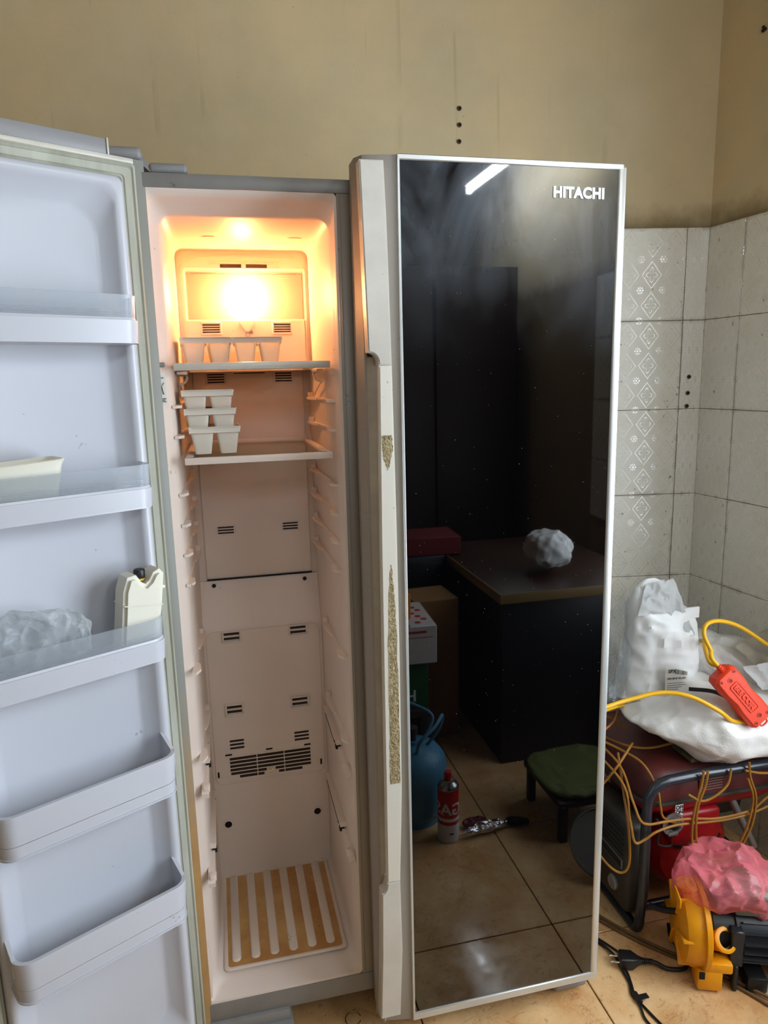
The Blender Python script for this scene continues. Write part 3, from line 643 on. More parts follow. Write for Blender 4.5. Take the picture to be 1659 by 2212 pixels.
# left wall sticker, hinge covers, feet
st = bx('warning_sticker', (-.0965, .003, 1.345), (-.0825, .0035, 1.400), M['paper'], fr)
st.matrix_local = Matrix.Identity(4)
bm = nb()
for k, z in enumerate((1.392, 1.356, 1.3535, 1.351)): box(bm, (-.094, .0020, z), (-.086+.002*(k % 2), .0027, z+.0012))
tube(bm, [(-.094, .0022, 1.385), (-.090, .0022, 1.378), (-.086, .0022, 1.384)], .0006, 4); tube(bm, [(-.090, .0022, 1.378), (-.089, .0022, 1.370), (-.087, .0022, 1.364)], .0006, 4); tube(bm, [(-.090, .0022, 1.374), (-.093, .0022, 1.368)], .0006, 4)
obj('sticker_print', bm, M['ink'], st)
bm = nb()
for k in range(3): lathe(bm, [(0, -.004), (.0035, -.003), (.0045, 0), (.0035, .003), (0, .004)], 12, Matrix.Translation((-.094+.0045*k, .004, 1.415)) @ Matrix.Rotation(R(90), 4, 'Y'))
obj('door_switch', bm, M['gray'], fr, True)
bx('hinge_cover', (-.083, .0, 1.7265), (-.021, .07, 1.7435), M['graycap'], fr, .006, 3)
bx('hinge_cover', (-.150, -.01, 1.7445), (-.092, .07, 1.764), M['graycap'], fr, .007, 3)
bm = nb(); loft(bm, [[(-.100, y, 1.745), (-.1, y, 1.760), (-.085, y, 1.742), (-.080, y, 1.727)] for y in (.0, .07)], True, True); obj('hinge_bridge', bm, M['graycap'], fr, True)
bx('hinge_cover', (.66, -.02, 1.7265), (.742, .07, 1.743), M['graycap'], fr, .006, 3)
bx('base_foot', (-.14, -.028, .004), (.075, .10, .050), M['graycap'], fr, .006, 3); bx('foot_bracket', (-.14, -.012, .045), (.070, .04, .075), M['gray'], fr, .003)
bx('door_foot', (.655, -.062, .012), (.737, .04, .060), M['graycap'], fr, .010, 3)
for x in (-.1, .70):
    for y in (.05, .5):
        bm = nb(); lathe(bm, [(.02, .0), (.022, .006), (.022, .018), (.010, .022), (.010, .08)], 16, Matrix.Translation((x, y, 0))); obj('levelling_foot', bm, M['blackp'], fr, True)

# right door
rd = empty('refrigerator_door', parent=fr)
bm = nb()   # body behind the glass; plan view polygon
z0_, z1_ = .057, 1.748
plan = [(.252, -.012), (.252, -.052), (.262, -.072), (.268, -.074), (.319, -.0835), (.7415, -.0835), (.7435, -.080), (.7435, -.006), (.30, -.006)]
loft(bm, [[(x, y, z0_) for x, y in plan], [(x, y, z1_) for x, y in plan]], True, True)
obj('door_body', bm, M['bevel'], rd, 25)
bx('door_seal', (.262, -.006, .07), (.735, -.001, 1.735), M['gasket'], rd)
bx('door_glass', (.3235, -.0858, .0745), (.7275, -.082, 1.7392), M['glass'], rd)
bm = nb(); box(bm, (.3185, -.0885, .057), (.3235, -.0825, 1.748), .001, 1); obj('left_trim', bm, M['alu'], rd, True)
bm = nb(); box(bm, (.7275, -.0885, .060), (.7445, -.030, 1.745), .004, 3); obj('right_trim', bm, M['alu'], rd, True)
bm = nb(); box(bm, (.3187, -.0888, 1.7392), (.738, -.030, 1.7485), .0015, 1); obj('top_trim', bm, M['alu'], rd, True)
bm = nb(); box(bm, (.3187, -.0888, .0565), (.738, -.030, .0745), .0015, 1); obj('bottom_trim', bm, M['alu'], rd, True)
text('maker_logo', 'HITACHI', .0245, .0006, mat('silver lettering', (226, 228, 232), .35, metal=.35), rd, plane_mx((.6015, -.0868, 1.6895), (1, 0, 0), (0, 0, 1)), bold=.0012, sx=1.0, sp=1.05)
# warm inner edge strip of the handle side, grip recess and handle
bm = nb(); loft(bm, [[(.2475, -.050, z), (.2560, -.078, z), (.2600, -.080, z), (.266, -.070, z), (.258, -.04, z)] for z in (.060, 1.735)], True, True); obj('door_edge_strip', bm, M['bevel'], rd, 25)
bm = nb(); loft(bm, [[(.2585, -.074, z), (.2600, -.0795, z), (.2950, -.0815, z), (.2950, -.072, z)] for z in (.39, 1.42)], True, True); obj('grip_recess', bm, M['grip'], rd, 25)
HY, HD = -.108, .030
def lerp(a, b, t): return a+(b-a)*t
def xr(z): return .291+.010*math.sin(math.pi*min(max((1.731-z)/1.632, 0), 1))**.7
up = [(.2505, 1.7315), (.2505, 1.728)]
up += [(lerp(.2505, .2575, t), lerp(1.728, 1.4265, t)) for t in (.5, 1)]
for a in range(0, 91, 15): up.append((.2595+.0155*math.sin(R(a)), 1.4265-.0175*(1-math.cos(R(a)))-.0005))
up += [(.2750, 1.4045), (xr(1.404), 1.4045), (xr(1.55), 1.55), (xr(1.65), 1.65), (.291, 1.7315)]
bm = nb(); extrude_poly(bm, up, HD, Matrix.Translation((0, HY, 0)), bev=.002); obj('handle_top', bm, M['silver'], rd, 30)
lo_ = [(.2665, .4075)]+[(.2665-.0115*(1-math.cos(R(a))), .4075-.022*math.sin(R(a))) for a in range(20, 91, 14)]+[(.2550, .384), (.2520, .25), (.2460, .0985), (.2870, .0985), (xr(.25)-.001, .25), (.2925, .4075)]
bm = nb(); extrude_poly(bm, lo_, HD, Matrix.Translation((0, HY, 0)), bev=.002); obj('handle_bottom', bm, M['silver'], rd, 30)
md = [(.2750, 1.4040), (.2710, 1.10), (.2690, .8), (.2665, .4080), (.2925, .4080), (xr(.6), .6), (xr(.9), .9), (xr(1.15), 1.15), (xr(1.404), 1.4040)]
bm = nb(); extrude_poly(bm, md, .018, Matrix.Translation((0, HY, 0)), bev=.002); hm = obj('handle_grip', bm, M['handle2'], rd, 30)
# places where the coating wore through
def wear(pts): bm = nb(); extrude_poly(bm, pts, .0004, Matrix.Translation((0, HY-.0003, 0))); obj('worn_patch', bm, M['worn'], hm)
def jag(cx, zs, ws):
    l = []; r_ = []
    for i, (z, wd) in enumerate(zip(zs, ws)):
        for k in range(6):
            t = k/6; nxt = min(i+1, len(zs)-1); zz = lerp(z, zs[nxt], t); ww = lerp(wd, ws[nxt], t)
            l.append((cx(zz)-ww+random.uniform(-.0012, .0012), zz)); r_.append((cx(zz)+ww+random.uniform(-.0010, .0010), zz))
    return l+r_[::-1]
wear(jag(lambda z: .2880-.002*(1.07-z), [1.052, 1.02, .98, .90, .80, .70, .62], [.0006, .0035, .0060, .0085, .0095, .010, .0105]))
wear(jag(lambda z: .2865, [1.285, 1.262, 1.252, 1.236, 1.224], [.0092, .0095, .0085, .0045, .0006]))

# freezer door (open), own coordinates: x = away from hinge, y = out of the inner face, z up
fd = empty('freezer_door', parent=fr)
P0 = Vector((-.1, -.005, 0)); U = Vector((-.8788, -.4772, 0)); NN = Vector((.4772, -.8788, 0))
fd.matrix_local = Matrix.Translation(P0) @ Matrix((U, NN, Vector((0, 0, 1)))).transposed().to_4x4()
W_ = .392
bx('door_shell', (-.009, -.062, .062), (W_, 0, 1.745), M['flange'], fd, .002)
bx('door_front_glass', (.01, -.066, .075), (W_-.06, -.062, 1.735), M['glass'], fd)
bx('top_cap', (.047, -.060, 1.744), (W_, -.002, 1.7685), M['graycap'], fd, .002); bx('cap_end', (.0445, -.062, 1.744), (.0475, .0, 1.7695), M['silver'], fd, .0008)
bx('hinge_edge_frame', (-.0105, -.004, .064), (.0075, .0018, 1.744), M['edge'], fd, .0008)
bx('top_edge_frame', (.007, -.004, 1.736), (W_-.004, .0018, 1.744), M['silver'], fd, .0008)
def dl(x0, x1, z0, z1, r, y): return [(x, y, z) for x, z in rrect(x0, x1, z0, z1, r, 7)]
bm = nb(); gx0, gx1, gz0, gz1 = .0085, W_-.012, .072, 1.735
loft(bm, [dl(gx0, gx1, gz0, gz1, .006, .0), dl(gx0+.001, gx1-.001, gz0+.001, gz1-.001, .006, .011), dl(gx0+.005, gx1-.005, gz0+.005, gz1-.005, .006, .0135), dl(gx0+.0075, gx1-.0075, gz0+.0075, gz1-.0075, .006, .0105), dl(gx0+.0095, gx1-.0095, gz0+.0095, gz1-.0095, .006, .0135), dl(gx0+.020, gx1-.020, gz0+.020, gz1-.020, .006, .0125), dl(gx0+.0215, gx1-.0215, gz0+.0215, gz1-.0215, .006, .010), dl(gx0+.0245, gx1-.0245, gz0+.0245, gz1-.0245, .006, .012), dl(gx0+.027, gx1-.027, gz0+.027, gz1-.027, .006, .004), dl(gx0+.030, gx1-.030, gz0+.030, gz1-.030, .006, .002)])
obj('door_gasket', bm, M['gasket'], fd, 40)
bm = nb(); a0 = gx0+.0265; b0 = gx1-.0265; gz0 += .006; gz1 -= .006
loft(bm, [dl(a0, b0, gz0+.019, gz1-.019, .01, .000), dl(a0+.002, b0-.002, gz0+.021, gz1-.021, .012, .022), dl(a0+.006, b0-.006, gz0+.025, gz1-.025, .016, .028), dl(a0+.016, b0-.016, gz0+.035, gz1-.035, .024, .028), dl(a0+.021, b0-.021, gz0+.041, gz1-.040, .030, .022), dl(a0+.040, b0-.040, gz0+.062, gz1-.066, .045, .004), dl(a0+.048, b0-.048, gz0+.070, gz1-.076, .040, .0015)], cap1=True)
obj('door_liner', bm, M['liner2'], fd, 60)
# dikes that carry the bins on both sides (rounded ledges)
def ubin(z0, z1, zt=None, clear=None, yf=.088, xa=.049, xb=.346, rr=.030, wall=.0035, name='door_bin'):
    # U path in plan, from the liner out and around
    def path(off):
        a, b, f, r = xa+off, xb-off, yf-off, max(rr-off, .004)
        p = [(a, .010), (a, f-r)]
        for i in range(1, 8): t = R(180-90*i/8); p.append((a+r+r*math.cos(t), f-r+r*math.sin(t)))
        p.append((a+r, f)); p.append((b-r, f))
        for i in range(1, 8): t = R(90-90*i/8); p.append((b-r+r*math.cos(t), f-r+r*math.sin(t)))
        p += [(b, f-r), (b, .010)]
        return p
    bm = nb()
    def band(za, zb, o0=0, o1=0, wl=wall, mi=0):
        A, B = path(o0), path(wl); A2, B2 = path(o1), path(o1+wl)
        k = len(A)
        rows = [[(x, y, za) for x, y in path(o0+wl)], [(x, y, za) for x, y in A], [(x, y, zb) for x, y in A2], [(x, y, zb) for x, y in B2]]
        vs = [[bm.verts.new(p) for p in r] for r in rows]
        for q in range(4):
            P_, Q_ = vs[q], vs[(q+1) % 4]
            for j in range(k-1): bm.faces.new((P_[j], P_[j+1], Q_[j+1], Q_[j])).material_index = mi
        for e in (0, -1): bm.faces.new([v_[e] for v_ in vs]).material_index = mi
    def floor_(z, mi=0):
        p = path(wall*.5); lo = [bm.verts.new((x, y, z)) for x, y in p]; hi = [bm.verts.new((x, y, z+.003)) for x, y in p]
        bm.faces.new(lo).material_index = mi; bm.faces.new(hi[::-1]).material_index = mi
        k = len(p)
        for j in range(k): bm.faces.new((lo[j], lo[(j+1) % k], hi[(j+1) % k], hi[j])).material_index = mi
    if clear is not None:
        band(z0, z1, .002, 0); floor_(z0); band(z1, z1+.004, .002, .0035)
        o = obj(name, bm, M['liner2'], fd, 35)
        bm = nb(); band(z1+.004, zt, .0035, .0015, .0025)
        for q in range(3): band(z1+.008+.003*q, z1+.0088+.003*q, .0028, .0028, .001)
        obj('clear_guard', bm, M['clear'], o, 35)
        # clear guard's back return lips
    else:
        band(z0, z1, .004, .0025); floor_(z0); band(z1+.0012, zt, .0025, 0); band(zt-.006, zt+.0005, -.0002, -.0002, .007)
        # high ends that clip on the liner
        for xx, s in ((xa, 1), (xb, -1)):
            p = [(.006, zt-.03), (.006, zt+.020), (.014, zt+.022), (yf-rr+.006, zt), (yf-rr+.006, zt-.03)]
            loft(bm, [[(xx+s*.0005, y, z) for y, z in p], [(xx+s*.007, y, z) for y, z in p]], True, True)
        o = obj(name, bm, M['liner2'], fd, 35)
    # seam line under the rim
    return o
ubin(1.446, 1.481, 1.519, 1)
ubin(1.184, 1.216, 1.255, 1)
ubin(.919, .955, .994, 1)
ubin(.667, .690, .741)
ubin(.411, .436, .487)
for zt in (.741, .487):
    pass

# ---------------------------------------------------------------- things inside the fridge
def tray_bm():    # shallow divided tray with flared cells; origin at base centre
    bm = nb(); w0, w1, d0, d1, h = .036, .047, .055, .070, .044
    for s in (-1, 1):       # two cells
        cx = s*.0255
        lo = [(x+cx, y, 0) for x, y in rrect(-.016, .016, -.05, .05, .006, 3)]; mi_ = [(x+cx, y, .036) for x, y in rrect(-.0225, .0225, -.058, .058, .006, 3)]; ins = [(x+cx, y, .036) for x, y in rrect(-.021, .021, -.0565, .0565, .006, 3)]; bot = [(x+cx, y, .002) for x, y in rrect(-.0145, .0145, -.0485, .0485, .005, 3)]
        loft(bm, [lo, mi_, ins, bot], True, True)
    A = [(x, y, .036) for x, y in rrect(-.050, .050, -.061, .061, .006, 3)]; B = [(x, y, .045) for x, y in rrect(-.0525, .0525, -.064, .064, .007, 3)]; Cc = [(x, y, .045) for x, y in rrect(-.050, .050, -.0615, .0615, .006, 3)]; Dd = [(x, y, .038) for x, y in rrect(-.0485, .0485, -.0595, .0595, .006, 3)]
    loft(bm, [A, B, Cc, Dd])
    box(bm, (-.0515, -.0635, .0355), (-.050+.10, -.0615, .0455)); box(bm, (-.0515, .0615, .0355), (.0515, .0635, .0455))
    for x in (-.050, -.001, .048): box(bm, (x-.001, -.06, .034), (x+.001, .06, .037))
    bmesh.ops.transform(bm, matrix=Matrix.Diagonal((1, 1, 1.18, 1)), verts=bm.verts)
    return bm
T0 = obj('ice_tray', tray_bm(), M['tray'], None, 30)
labels = ['left white plastic ice tray on the top freezer shelf', 'right white plastic ice tray on the top freezer shelf',
          'bottom white ice tray of the stack on the second freezer shelf', 'middle white ice tray of the stack on the second freezer shelf', 'top white ice tray of the stack on the second freezer shelf']
poses = [(-.012, .19, 1.4170, .04, .96), (.090, .19, 1.4170, -.05, .94), (-.006, .115, 1.2500, .02, .92), (-.010, .115, 1.2840, -.02, .92), (-.014, .12, 1.3180, .01, .92)]
for i, (x, y, z, a, s) in enumerate(poses):
    t = T0 if i == 0 else T0.copy()
    if i: C.objects.link(t)
    t.location = (x, y, z); t.rotation_euler = (0, 0, a); t.scale = (s, s, .96); tag(t, labels[i], 'tray', 'ice trays in the freezer')
def door_pt(u, y, z): return P0+U*u+NN*y+Vector((0, 0, z))
DM = Matrix.Translation(P0) @ Matrix((U, NN, Vector((0, 0, 1)))).transposed().to_4x4()
# folded milky tub lying in the second bin
bm = nb()
A = [(x, y, 0) for x, y in rrect(-.042, .042, -.024, .024, .010, 4)]; B = [(x, y, .075) for x, y in rrect(-.060, .060, -.030, .030, .012, 4)]; B2 = [(x, y, .083) for x, y in rrect(-.0645, .0645, -.033, .033, .013, 4)]; B3 = [(x, y, .0845) for x, y in rrect(-.0625, .0625, -.031, .031, .012, 4)]; Cc = [(x, y, .077) for x, y in rrect(-.0575, .0575, -.028, .028, .011, 4)]; Dd = [(x, y, .004) for x, y in rrect(-.040, .040, -.022, .022, .009, 4)]
loft(bm, [A, B, B2, B3, Cc, Dd], True, True)
o = obj('plastic_tub', bm, M['milky'], None, 40); at(o, DM @ Matrix.Translation((.245, .048, 1.1885)) @ Matrix.Rotation(R(3), 4, 'Y')); tag(o, 'milky white plastic tub standing in the second door bin', 'container')
# milky jug with a dark cap in the third bin
jg = empty('plastic_jug'); tag(jg, 'milky plastic jug with black and yellow cap in the third door bin', 'jug')
at(jg, DM @ Matrix.Translation((.100, .050, .925)) @ Matrix.Rotation(R(-9), 4, 'Y'))
bm = nb(); prof = [(-.034, 0), (.030, 0), (.0315, .07), (.033, .118), (.028, .142), (.014, .146), (.004, .134), (-.004, .130), (-.010, .136), (-.016, .150), (-.026, .156), (-.034, .148), (-.035, .10)]
extrude_poly(bm, [(x, z) for x, z in prof], .046, Matrix.Translation((0, -.023, 0)), bev=.006); obj('jug_body', bm, M['milky'], jg, 50)
bm = nb(); box(bm, (-.0345, -.0235, .094), (.0325, .0235, .0955), 0); obj('mould_line', bm, M['tray'], jg)
bm = nb(); lathe(bm, [(.008, 0), (.0095, .001), (.0095, .004), (.007, .005)], 18, Matrix.Translation((.000, 0, .1335)) @ Matrix.Rotation(R(8), 4, 'Y')); obj('cap_ring', bm, mat('yellow cap ring', (196, 168, 24), .4), jg, True)
bm = nb(); lathe(bm, [(.0088, 0), (.0095, .002), (.0095, .013), (.008, .015), (0, .015)], 18, Matrix.Translation((.000, 0, .138)) @ Matrix.Rotation(R(8), 4, 'Y')); obj('bottle_cap', bm, M['blackp'], jg, True)
bm = nb(); box(bm, (-.045, -.006, .118), (-.033, .006, .124), .002); obj('cap_strap', bm, M['milky'], jg, True)

# crumpled bags
def crumple(name, m, size, seed, amp, freq=9, sub=5, power=.75, squash=None, parent=None, fold=1.0, crease=.9, ang=32):
    bm = nb(); bmesh.ops.create_icosphere(bm, subdivisions=sub, radius=1)
    for v in bm.verts:
        d = v.co.copy(); q = Vector([math.copysign(abs(c)**power, c) for c in d])
        p = Vector((q.x*size[0], q.y*size[1], q.z*size[2]))
        if squash: p = squash(p)
        s = p*freq+Vector((seed*3.1, seed*1.7, seed*.9))
        n1 = 1-abs(noise.noise(s))*2.2; n2 = 1-abs(noise.noise(s*2.3+Vector((5, 1, 2))))*2.2; n3 = noise.noise(s*.6)
        vv = noise.voronoi(s*1.1)[0]; c = (vv[1]-vv[0])
        v2 = noise.voronoi(s*2.6)[0]; c2 = v2[1]-v2[0]
        v.co = p+d*amp*(n1*.25*fold+n2*.12+n3*.8-c*crease-c2*crease*.45)
    return obj(name, bm, m, parent, ang)
o = crumple('clear_bag', M['clearbag'], (.078, .028, .050), 3, .014, 15, 6, crease=1.4); at(o, DM @ Matrix.Translation((.240, .046, .990)) @ Matrix.Rotation(R(-14), 4, 'Y')); tag(o, 'crumpled clear plastic bag lying in the third door bin', 'bag')

# ---------------------------------------------------------------- right side: generator and what lies on it
ge = empty('generator', (1.0, .1, 0)); tag(ge, 'red and black portable generator in a black tubular frame beside the refrigerator', 'generator')
def gobj(name, bm, m, parent=ge, smooth=True, mats=None):
    o = obj(name, bm, m, parent, smooth, mats)
    if parent is ge: o.matrix_parent_inverse = Matrix.Translation((-1.0, -.1, 0))
    return o
def hoop(y, xa=.946, xb=1.38, zt=.415, r=.011):
    pts = [(xa-.004, y+.02, .012)]
    rr = .055
    pts = [(xa-.006, y, .055)]
    pts += [(xa, y, z) for z in (.12, .25, zt-rr)]
    pts += [(xa+rr-rr*math.cos(R(a)), y, zt-rr+rr*math.sin(R(a))) for a in (22, 45, 68, 90)]
    pts += [(1.1, y, zt+.003), (xb-rr, y, zt)]
    pts += [(xb-rr+rr*math.sin(R(a)), y, zt-rr+rr*math.cos(R(a))) for a in (22, 45, 68, 90)]
    pts += [(xb, y, .25), (xb, y, .055)]
    return pts
bm = nb(); tube(bm, hoop(.052), .0125, 14); gobj('frame_hoop', bm, M['blackm'])
bm = nb(); tube(bm, hoop(.452), .0125, 14); gobj('frame_hoop', bm, M['blackm'])
for x in (.940, 1.38):
    bm = nb(); tube(bm, smooth_path([(x, .052, .060), (x, .054, .030), (x, .068, .014), (x, .10, .0128), (x, .40, .0128), (x, .436, .014), (x, .45, .030), (x, .452, .060)], 5), .0125, 14); gobj('frame_rail', bm, M['blackm'])
bm = nb(); tube(bm, [(.94, .12, .02), (1.38, .12, .02)], .010, 10); gobj('cross_bar', bm, M['blackm']); bm = nb(); tube(bm, [(.94, .38, .02), (1.38, .38, .02)], .010, 10); gobj('cross_bar', bm, M['blackm'])
# control panel box at the left end
bm = nb(); box(bm, (.918, .078, .040), (.985, .425, .285), .014, 3); gp = gobj('control_panel', bm, M['dustmetal'])
for k in range(6):
    bm = nb(); z = .262-.014*k; box(bm, (.9155, .10, z), (.9185, .31, z+.004), .0008, 1); gobj('panel_slat', bm, M['blackp'], gp).matrix_parent_inverse = Matrix.Identity(4)
bm = nb(); box(bm, (.9155, .10, .155), (.9185, .25, .180), .0006, 1); q = gobj('panel_label', bm, M['greym'], gp)
bm = nb(); box(bm, (.9148, .104, .1575), (.9158, .246, .1775)); gobj('label_face', bm, M['ink'], gp)
bm = nb(); lathe(bm, [(.020, 0), (.020, .006), (.016, .010), (.012, .008), (0, .008)], 20, Matrix.Translation((.919, .135, .095)) @ Matrix.Rotation(R(-90), 4, 'Y')); gobj('power_socket', bm, M['greym'], gp)
# fuel tank: upper shell, seam, lower shell
def tank_l(d, z, r=.05): return [(x, y, z) for x, y in rrect(.958+d, 1.365-d, .075+d, .438-d, r, 6)]
bm = nb(); loft(bm, [tank_l(.0, .343), tank_l(.0, .350), tank_l(.004, .385), tank_l(.012, .405), tank_l(.035, .418), tank_l(.09, .424, .03)], True, True); gobj('tank_top', bm, M['reddk'], ge, 60)
bm = nb(); loft(bm, [tank_l(-.009, .336, .055), tank_l(-.010, .340, .055), tank_l(-.009, .344, .055)], True, True); gobj('tank_seam', bm, M['dustmetal'], ge, 30)
bm = nb(); loft(bm, [tank_l(.055, .285, .03), tank_l(.025, .292, .04), tank_l(.004, .318), tank_l(.0, .336)], True, True); gobj('tank_bottom', bm, M['red'], ge, 60)
bm = nb(); box(bm, (1.105, .0745, .352), (1.175, .0752, .392)); tl = gobj('tank_label', bm, M['reddk'])
for k in range(5): 
    bm = nb(); box(bm, (1.108, .0735, .356+.007*k), (1.172, .0743, .3575+.007*k)); gobj('label_line', bm, M['greyink'], tl)
bm = nb(); box(bm, (1.040, .0725, .316), (1.062, .0738, .329)); box(bm, (1.040, .0725, .300), (1.062, .0738, .313)); q = gobj('switch_label', bm, M['paper'])
gt = text('label_writing', 'OFF\nON', .013, .0002, M['ink'], ge, plane_mx((1.041, .072, .3175), (1, 0, 0), (0, 0, 1)), .0004); gt.matrix_parent_inverse = Matrix.Translation((-1.0, -.1, 0))
bm = nb(); box(bm, (1.09, .09, .424), (1.20, .17, .436), .004); gobj('tank_bracket', bm, mat('olive bracket', (70, 66, 44), .6))
bm = nb(); lathe(bm, [(.028, 0), (.030, .004), (.030, .016), (.026, .02), (0, .021)], 22, Matrix.Translation((1.12, .30, .4245))); gobj('fuel_cap', bm, M['blackp'])
# engine block, fan cowl, recoil, alternator
bm = nb(); lathe(bm, [(.0, 0), (.105, 0), (.115, .012), (.115, .06), (.095, .085), (0, .09)], 34, Matrix.Translation((1.13, .20, .155)) @ Matrix.Rotation(R(90), 4, 'X') @ Matrix.Rotation(R(0), 4, 'Z')); gobj('fan_cowl', bm, M['red'])
bm = nb(); box(bm, (1.05, .20, .06), (1.24, .40, .285), .02, 3); gobj('engine_block', bm, M['dustmetal'])
bm = nb(); lathe(bm, [(0, 0), (.085, 0), (.09, .01), (.09, .085), (.08, .095), (0, .095)], 30, Matrix.Translation((.990, .26, .16)) @ Matrix.Rotation(R(90), 4, 'Y')); gobj('alternator', bm, M['motor'])
bm = nb(); box(bm, (1.045, .085, .20), (1.185, .13, .292), .012, 3); gobj('engine_cover', bm, M['red'])
for k in range(7):
    a = R(-60+20*k); bm = nb(); box(bm, (-.004, -.002, .045), (.004, .002, .085), .001, 1, mx=Matrix.Translation((1.13, .107, .155)) @ Matrix.Rotation(a, 4, 'Y')); gobj('cowl_slot', bm, M['hole'])
dk = Matrix.Translation((1.030, .070, .285)) @ Matrix.Rotation(R(90), 4, 'X')
bm = nb(); lathe(bm, [(.027, 0), (.030, .004), (.030, .007), (.025, .007), (.024, .004), (0, .004)], 28, dk); gobj('switch_ring', bm, M['greym'])
bm = nb(); lathe(bm, [(.0135, 0), (.0125, .014), (.010, .016), (0, .016)], 20, dk); gobj('switch_knob', bm, M['blackp'])
bm = nb(); box(bm, (-.014, -.030, .006), (.014, -.021, .010), .003, 2, mx=dk); gobj('switch_plate', bm, M['greym'])
for a in (150, 200, 20, 340): 
    bm = nb(); lathe(bm, [(.0028, .006), (.0028, .0105), (0, .011)], 10, dk @ Matrix.Translation((.0215*math.cos(R(a)), .0215*math.sin(R(a)), 0))); gobj('bolt_head', bm, M['silverm'])
bm = nb(); tube(bm, smooth_path([(.99, .075, .300), (1.0, .072, .28), (1.008, .072, .272), (1.018, .072, .276), (1.014, .072, .286), (1.003, .072, .283), (1.0, .078, .25), (1.01, .09, .215), (1.045, .09, .205), (1.06, .09, .235)], 6), .0028, 8); gobj('fuel_hose', bm, M['dustmetal'])
bm = nb(); tube(bm, [(1.185, .125, .395), (1.290, .085, .16)], .0095, 14); gobj('support_strut', bm, M['greym'])
bm = nb(); lathe(bm, [(0, 0), (.045, 0), (.05, .01), (.05, .10), (.04, .11), (0, .11)], 24, Matrix.Translation((1.25, .26, .20)) @ Matrix.Rotation(R(90), 4, 'Y')); gobj('muffler', bm, M['dustmetal'])
# brown wire coil looped over the frame
def cable(name, groups, r, m, label, cat, seg=8, closed=False, n=8, kids=None):
    bm = nb()
    for g_ in groups: tube(bm, smooth_path(g_, n), r, seg)
    o = obj(name, bm, m, None, True); tag(o, label, cat); return o
wy = .034
W = [[(.87, .26, .45), (.905, .10, .40), (.900, .05, .33), (.905, .034, .28), (.93, .032, .283), (.96, .030, .300), (1.02, wy, .305), (1.10, wy, .298), (1.17, wy, .295), (1.24, wy, .302), (1.32, .03, .330), (1.38, .03, .36)],
     [(.87, .28, .47), (.915, .14, .43), (.912, .06, .37), (.918, .036, .335), (.94, .032, .322), (.98, .031, .322), (1.05, .031, .318), (1.13, .031, .305), (1.22, .031, .310), (1.26, .03, .335), (1.30, .03, .36), (1.37, .03, .40)],
     [(1.080, .03, .440), (1.075, .03, .40), (1.062, .028, .355), (1.056, .028, .300), (1.062, .028, .245), (1.095, .027, .200), (1.150, .026, .185), (1.195, .026, .215), (1.225, .026, .275), (1.232, .028, .345), (1.215, .032, .40), (1.21, .034, .44)],
     [(1.090, .028, .440), (1.085, .028, .40), (1.068, .026, .355), (1.064, .025, .300), (1.072, .025, .250), (1.105, .024, .207), (1.150, .024, .195), (1.185, .024, .222), (1.210, .024, .275), (1.222, .026, .345), (1.206, .030, .40)],
     [(1.04, .03, .385), (1.08, .028, .362), (1.12, .028, .372), (1.15, .03, .395), (1.16, .034, .43)],
     [(.93, .32, .44), (.95, .26, .43), (.98, .19, .435), (1.03, .17, .433), (1.09, .15, .45)],
     [(.86, .30, .46), (.90, .22, .455), (.945, .17, .44), (.975, .12, .425), (.985, .072, .385), (.99, .062, .34), (1.0, .06, .31), (1.03, .04, .30)],
     [(.87, .20, .50), (.92, .24, .50), (.97, .26, .478), (1.01, .25, .45)], [(.86, .22, .44), (.89, .20, .47), (.95, .22, .49), (.99, .26, .50)],
     [(.93, .16, .44), (.905, .09, .38), (.898, .05, .30), (.90, .045, .22), (.885, .05, .19), (.86, .07, .20), (.84, .12, .23)], [(.86, .12, .38), (.89, .10, .44), (.93, .12, .465), (.97, .16, .46)],
     [(1.20, .034, .42), (1.25, .034, .405), (1.31, .034, .40), (1.37, .034, .41)]]
cable('wire_coil', W, .0031, M['brownwire'], 'tangle of thin brown wire looped over the generator frame', 'wire', 7)

# bags: lower woven sack lying on the generator
def sq1(p):
    t = (p.x+.24)/.5; q = p.copy(); q.z *= .62+.38*max(0, min(1, 1.4-t)); q.x += 0
    if p.z < 0: q.z *= .75+.5*max(0, min(1, t))
    pinch = max(0, min(1, (t)*2.6+.22)); q.z *= pinch; q.y *= .6+.4*pinch
    return q
o = crumple('white_sack', M['whitebag'], (.245, .19, .100), 11, .022, 7, 6, .8, sq1, crease=.8, ang=60); at(o, Matrix.Translation((1.212, .190, .502)) @ Matrix.Rotation(R(4), 4, 'Y')); tag(o, 'large white woven plastic sack draped over the top of the generator', 'bag')
